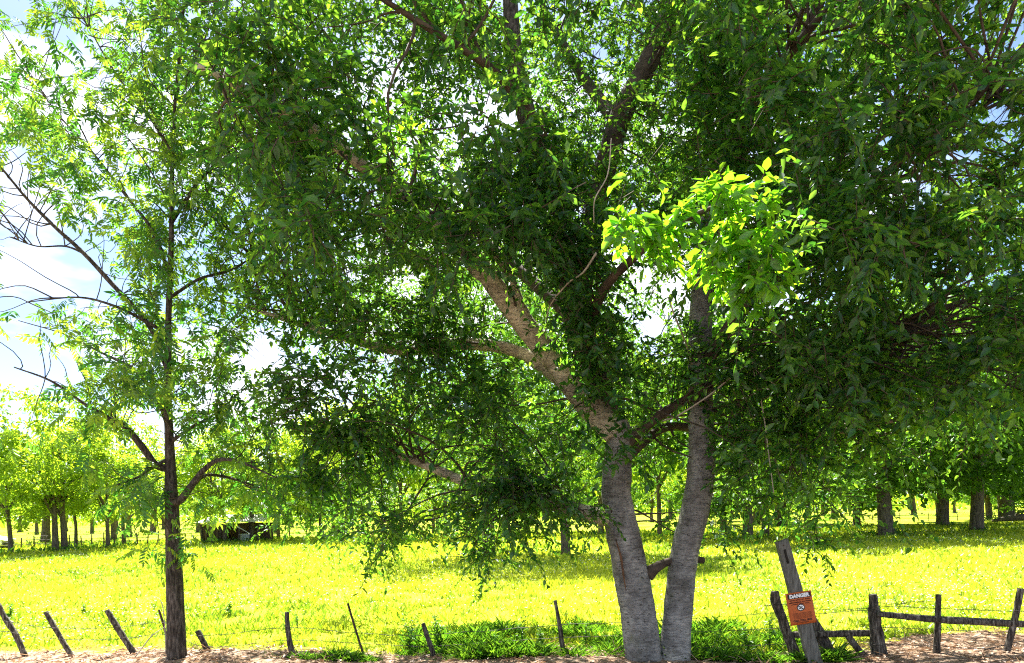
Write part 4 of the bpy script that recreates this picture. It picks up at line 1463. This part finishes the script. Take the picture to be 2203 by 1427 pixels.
# ------------------------------------------------------------------ weeds
def build_weeds():
    def proto(h, n_leaf, seed, wide):
        r = np.random.default_rng(seed)
        st, lf = MB(), MB()
        for k in range(3 + seed % 3):
            a = r.uniform(0, 6.28)
            hh = h * r.uniform(0.65, 1.0)
            e = np.array([math.cos(a) * 0.14 * h * 1.3, math.sin(a) * 0.14 * h, hh])
            t = np.linspace(0, 1, 7)[:, None]
            p = e * t
            p[:, :2] *= t
            p += r.normal(size=p.shape) * 0.01 * np.sin(t * 3.14)
            tube(st, p, np.linspace(0.006, 0.002, 7), sides=4, cap=False)
            m = n_leaf
            tt = r.uniform(0.12, 1.0, m)
            pos = np.stack([np.interp(tt, t[:, 0], p[:, i]) for i in range(3)], -1)
            ang = r.uniform(0, 6.28, m)
            d = np.stack([np.cos(ang), np.sin(ang), r.uniform(-0.2, 1.0, m)], -1)
            nn = np.array([0, 0, 1.0]) + r.normal(size=(m, 3)) * 0.4
            V, Fc = leaf_arrays(pos, d, nn, r.uniform(0.05, 0.13, m) * (1.15 - 0.5 * tt), wide, droop=0.3)
            lf.add(V, Fc, np.repeat(r.beta(2, 2, m), 6))
        return st.mesh('stem', M_TALL), lf.mesh('foliage', M_TALL)
    pr = [proto(0.55, 26, 1, 0.25), proto(0.5, 22, 2, 0.2), proto(0.42, 30, 3, 0.35)]
    W = [(882, 1402, 0, 1.0, 'tall feathery weed just left of the short grey post'), (945, 1400, 1, 1.05, 'tall weed just right of the short grey post'),
         (1125, 1398, 1, 0.95, 'weed with bent tips left of the slim post'), (1165, 1395, 2, 0.7, 'low weed close beside the slim post'),
         (1065, 1402, 2, 0.6, 'low leafy weed in the shade midway between the short and slim posts'),
         (490, 1326, 2, 0.85, 'dark leafy weed alone in the sunny meadow'), (178, 1322, 2, 0.6, 'small dark weed in the meadow near the leaning posts'),
         (1655, 1400, 0, 0.95, 'leafy weed beside the gnarled corner post'), (1610, 1408, 2, 0.9, 'broad weed left of the gnarled corner post'), (1545, 1400, 1, 0.7, 'weed just right of the twin trunks'),
         (1260, 1398, 1, 0.75, 'weed just left of the twin trunks'), (1790, 1345, 0, 0.5, 'thin weed behind the danger sign'), (20, 1338, 2, 0.9, 'bushy weed behind the curved post at the left end'),
         (640, 1350, 1, 0.5, 'thin weed behind the bent post'), (740, 1345, 1, 0.5, 'thin weed left of the leaning steel stake')]
    for i, (u, v, k, s, lab) in enumerate(W):
        hor = HZ - 0.0204 * (u - 1101.5)
        y = F * CAMZ / (v - hor)
        b = P(u, v, y)
        root = empty('weed', (b.x, b.y, float(gz(b.x, b.y)) - 0.01), lab, 'weed', 'weeds along the fence')
        root.rotation_euler = (0, 0, i * 1.1)
        st, lf = pr[k]
        for nm, me in (('stem', st), ('foliage', lf)):
            c = child(nm, me, root)
            c.scale = (s, s, s)


build_weeds()


# ------------------------------------------------------------------ fallen branches
def build_branches():
    def br(pts, lab, r0=0.010, mat=M_DEAD, name='fallen_branch', cat='branch'):
        mb = MB()
        limb(mb, [P(*q) for q in pts], list(np.linspace(r0, r0 * 0.35, len(pts))), n=6, sides=5)
        a = P(*pts[0])
        o = mb.obj(name, mat)
        tag(o, lab, cat)
    br([(270, 1440, 9.6), (300, 1402, 9.7), (325, 1370, 9.75), (350, 1352, 9.8), (362, 1344, 9.8)], 'thin bare branch leaning up against the slender tree from the left')
    br([(358, 1435, 9.8), (356, 1380, 9.85), (352, 1320, 9.9), (344, 1290, 9.9), (325, 1282, 9.9)], 'thin bare sapling stem standing behind the slender tree')
    br([(2040, 1432, 8.9), (2100, 1404, 8.9), (2160, 1388, 8.85), (2240, 1370, 8.8)], 'reddish bare branch propped on the pale post at the right', 0.012, M_TWIG)
    # fallen log far right
    hor = HZ - 0.0204 * (2190 - 1101.5)
    y = F * CAMZ / (1123 - hor)
    b = P(2190, 1123, y)
    root = empty('fallen_log', (b.x, b.y, 0), 'dark fallen log lying beside the ivy clad tree', 'log')
    mb = MB()
    limb(mb, [Vector((b.x - 2.2, b.y, 0.12)), Vector((b.x - 0.6, b.y - 0.1, 0.35)), Vector((b.x + 1.2, b.y, 0.40)), Vector((b.x + 4, b.y + 0.3, 0.3))], [0.10, 0.26, 0.34, 0.3], n=6, sides=10, rough=0.2, freq=2)
    mb.obj('log', M_FBARK, root)
    mb = MB()
    limb(mb, [Vector((b.x - 0.3, b.y - 0.1, 0.4)), Vector((b.x - 0.1, b.y - 0.3, 0.8)), Vector((b.x + 0.6, b.y - 0.4, 0.95))], [0.16, 0.12, 0.05], n=5, sides=8, rough=0.2, freq=2)
    mb.obj('limb', M_FBARK, root)


build_branches()


# ------------------------------------------------------------------ far fences, shed, car
def build_far_fence(p0, p1, n, h, label, rails, pr=0.05):
    a, b = Vector(p0), Vector(p1)
    root = empty('wire_fence', a, label, 'fence')
    mb = MB()
    tube(mb, np.array([[0, 0, -0.1], [0.01, 0, h * 0.5], [0, 0.01, h]]), [pr * 1.1, pr, pr * 0.85], sides=6, rough=0.1)
    me = mb.mesh('post', M_POST)
    r = np.random.default_rng(int(n * 10))
    for i in range(n):
        q = a + (b - a) * (i / (n - 1))
        o = child('post', me, root)
        o.location = (q.x - a.x, q.y - a.y + r.uniform(-.1, .1), float(gz(q.x, q.y)))
        o.rotation_euler = (r.normal() * 0.05, r.normal() * 0.05, 0)
        o.scale = (1, 1, r.uniform(0.85, 1.1))
    for k in rails:
        mb = MB()
        t = np.linspace(0, 1, n * 2)
        p = np.array([list(a + (b - a) * q) for q in t])
        p[:, 2] = gz(p[:, 0], p[:, 1]) + h * k + 0.02 * np.sin(t * 60)
        tube(mb, p, np.full(len(t), 0.012), sides=4, cap=False)
        mb.obj('wire', M_WIRE, root)


def gp(u, v):
    hor = HZ - 0.0204 * (u - 1101.5)
    y = F * CAMZ / (v - hor)
    q = P(u, v, y)
    return (q.x, q.y, 0.0)


build_far_fence(gp(1760, 1124), gp(2330, 1117), 10, 0.85, 'thin dark post and wire fence far behind the right hand orchard trees', (0.05, 0.5, 0.92), 0.045)
build_far_fence(gp(-60, 1186), gp(340, 1172), 17, 0.85, 'post and wire fence beyond the left hand orchard trees and white car', (0.35, 0.65, 0.95), 0.05)
build_far_fence(gp(585, 1160), gp(1010, 1148), 13, 0.9, 'far post and wire fence running right from the open shed', (0.4, 0.9), 0.05)


def build_shed():
    x, y, _ = gp(492, 1168)
    root = empty('open_shed', (x, y + 1.5, 0), 'low dark open fronted shed with a pale metal roof under the trees', 'shed')
    WOOD = rough_mat('shed_wood', [(0.3, (0.04, 0.028, 0.02)), (0.7, (0.12, 0.085, 0.06))], scale=(8, 8, 1), nscale=2)
    TIN = rough_mat('shed_tin', [(0.3, (0.45, 0.43, 0.41)), (0.7, (0.66, 0.65, 0.64))], scale=(1, 1, 1), nscale=3, rough=0.5, bump=0.1)
    w, d, h = 4.2, 3.0, 1.35
    y0 = y + 0.2
    for c, s in (((x, y0 + d, h / 2), (w, 0.08, h)), ((x - w / 2 + 0.04, y0 + d / 2, h / 2), (0.08, d - 0.1, h))):
        mb = MB()
        box(mb, c, *s)
        mb.obj('wall', WOOD, root)
    for k in range(7):
        mb = MB()
        box(mb, (x - w / 2 + 0.15 + k * 0.27, y0 + 0.05, h * 0.48), 0.22, 0.03, h * 0.9)
        mb.obj('plank', WOOD, root)
    for k in range(4):
        mb = MB()
        limb(mb, [Vector((x - w / 2 + 0.1 + k * (w - 0.2) / 3, y0, -0.1)), Vector((x - w / 2 + 0.12 + k * (w - 0.2) / 3, y0, h * 0.9))], [0.06, 0.05], n=3, sides=6, rough=0.1)
        mb.obj('post', M_POST, root)
    mb = MB()
    for k in range(int(w / 0.2) + 3):          # corrugated sheet, ridge front to back
        xa = x - w / 2 - 0.25 + k * 0.2
        xm, xb = xa + 0.1, xa + 0.2
        zf, zb = h + 0.08, h + 0.62
        pts = [[xa, y0 - 0.35, zf], [xm, y0 - 0.35, zf + 0.035], [xb, y0 - 0.35, zf], [xa, y0 + d + 0.2, zb], [xm, y0 + d + 0.2, zb + 0.035], [xb, y0 + d + 0.2, zb]]
        mb.add(pts, [[0, 1, 4, 3], [1, 2, 5, 4]])
    mb.obj('roof', TIN, root)
    mb = MB()
    limb(mb, [Vector((x + 0.55, y0 - 0.1, h * 0.85)), Vector((x + 1.5, y0 - 0.15, h * 0.45))], [0.035, 0.03], n=4, sides=5)
    mb.obj('loose_plank', TIN, root)['label'] = 'pale plank leaning across the open front'
    # pale tub beside it
    tx, ty, _ = gp(531, 1165)
    mb = MB()
    t = np.linspace(0, 6.283, 17)[:-1]
    prof = [(0.34, 0.0), (0.40, 0.5), (0.44, 0.52), (0.42, 0.56), (0.37, 0.55), (0.31, 0.08)]
    V = np.array([[tx + r * 1.3 * math.cos(a), ty + r * math.sin(a), z] for r, z in prof for a in t])
    n = 16
    f = [[i * n + k, i * n + (k + 1) % n, (i + 1) * n + (k + 1) % n, (i + 1) * n + k] for i in range(len(prof) - 1) for k in range(n)]
    mb.add(V, f)
    tag(mb.obj('stock_tub', plain_mat('tub_plastic', (0.55, 0.62, 0.64), 0.5)), 'pale grey stock tub standing right of the open shed', 'tub')


build_shed()


def build_car():
    x, y, _ = gp(24, 1184)
    y += 1.0
    nose = x - 0.85
    root = empty('parked_car', (nose - 2.1, y, 0), 'white car parked under the trees, cut by the left edge of the view', 'car')
    PAINT = plain_mat('white_paint', (0.8, 0.8, 0.8), 0.25, 0.0, 0.5)
    GLASS = plain_mat('car_glass', (0.03, 0.04, 0.045), 0.08, 0.0, 0.6)
    RUB = plain_mat('tyre_rubber', (0.02, 0.02, 0.02), 0.8)
    RIM = plain_mat('alloy_rim', (0.45, 0.45, 0.46), 0.35, 0.8)
    TRIM = plain_mat('car_trim', (0.025, 0.025, 0.025), 0.6)
    LAMP = plain_mat('lamp_lens', (0.7, 0.72, 0.74), 0.1)
    # body: cross sections from nose (0) back
    secs = [(0.0, 0.62, 0.34, 0.60), (-0.12, 0.78, 0.26, 0.72), (-0.5, 0.86, 0.24, 0.82), (-1.15, 0.88, 0.24, 0.93), (-1.2, 0.88, 0.24, 0.95), (-3.3, 0.88, 0.24, 1.0), (-3.9, 0.86, 0.26, 0.98), (-4.15, 0.78, 0.32, 0.92), (-4.22, 0.7, 0.4, 0.8)]
    mb = MB()
    V = []
    for dx, hw, z0, z1 in secs:
        for sy, fz in ((-0.92, 0.0), (-1.0, 0.25), (-1.0, 0.7), (-0.9, 0.97), (-0.6, 1.0), (0.6, 1.0), (0.9, 0.97), (1.0, 0.7), (1.0, 0.25), (0.92, 0.0)):
            V.append([nose + dx, y + sy * hw, z0 + (z1 - z0) * fz])
    n = 10
    f = [[i * n + k, i * n + (k + 1) % n, (i + 1) * n + (k + 1) % n, (i + 1) * n + k] for i in range(len(secs) - 1) for k in range(n)]
    mb.add(V, f)
    for e in (0, (len(secs) - 1) * n):
        mb.more([[e, e + k, e + k + 1] for k in range(1, n - 1)], 0)
    mb.obj('body', PAINT, root, smooth=True)

    def loft(pts_lo, pts_hi, name, mat):
        mb = MB()
        V = pts_lo + pts_hi
        m = len(pts_lo)
        mb.add(V, [[i, (i + 1) % m, m + (i + 1) % m, m + i] for i in range(m)])
        mb.more([[m, m + 1, m + 2, m + 3]], 0)
        return mb.obj(name, mat, root)
    lo = [[nose - 1.1, y - 0.76, 0.93], [nose - 1.1, y + 0.76, 0.93], [nose - 3.9, y + 0.76, 0.98], [nose - 3.9, y - 0.76, 0.98]]
    hi = [[nose - 1.85, y - 0.60, 1.42], [nose - 1.85, y + 0.60, 1.42], [nose - 3.35, y + 0.60, 1.42], [nose - 3.35, y - 0.60, 1.42]]
    loft(lo, hi, 'window', GLASS)
    mb = MB()
    box(mb, (nose - 2.6, y, 1.44), 1.55, 1.22, 0.05)
    mb.obj('roof', PAINT, root)
    for sx_ in (-0.78, -3.4):
        for sy in (-1, 1):
            mb = MB()
            tube(mb, np.array([[nose + sx_, y + sy * 0.70, 0.31], [nose + sx_, y + sy * 0.90, 0.31]]), [0.31, 0.31], sides=18)
            wh = mb.obj('wheel', RUB, root)
            mb = MB()
            tube(mb, np.array([[nose + sx_, y + sy * 0.90, 0.31], [nose + sx_, y + sy * 0.915, 0.31]]), [0.19, 0.17], sides=14)
            rim = mb.obj('rim', RIM)
            rim.parent = wh
            rim.matrix_parent_inverse = Matrix.Translation(-root.location)
    for sy in (-1, 1):
        mb = MB()
        box(mb, (nose - 0.06, y + sy * 0.56, 0.64), 0.16, 0.26, 0.12)
        mb.obj('headlight', LAMP, root)
        mb = MB()
        box(mb, (nose - 1.35, y + sy * 0.93, 1.0), 0.12, 0.16, 0.11)
        mb.obj('mirror', PAINT, root)
    mb = MB()
    box(mb, (nose + 0.0, y, 0.40), 0.08, 0.9, 0.16)
    mb.obj('grille', TRIM, root)
    mb = MB()
    box(mb, (nose - 2.1, y, 0.22), 3.9, 1.6, 0.08)
    mb.obj('sill_trim', TRIM, root)


build_car()
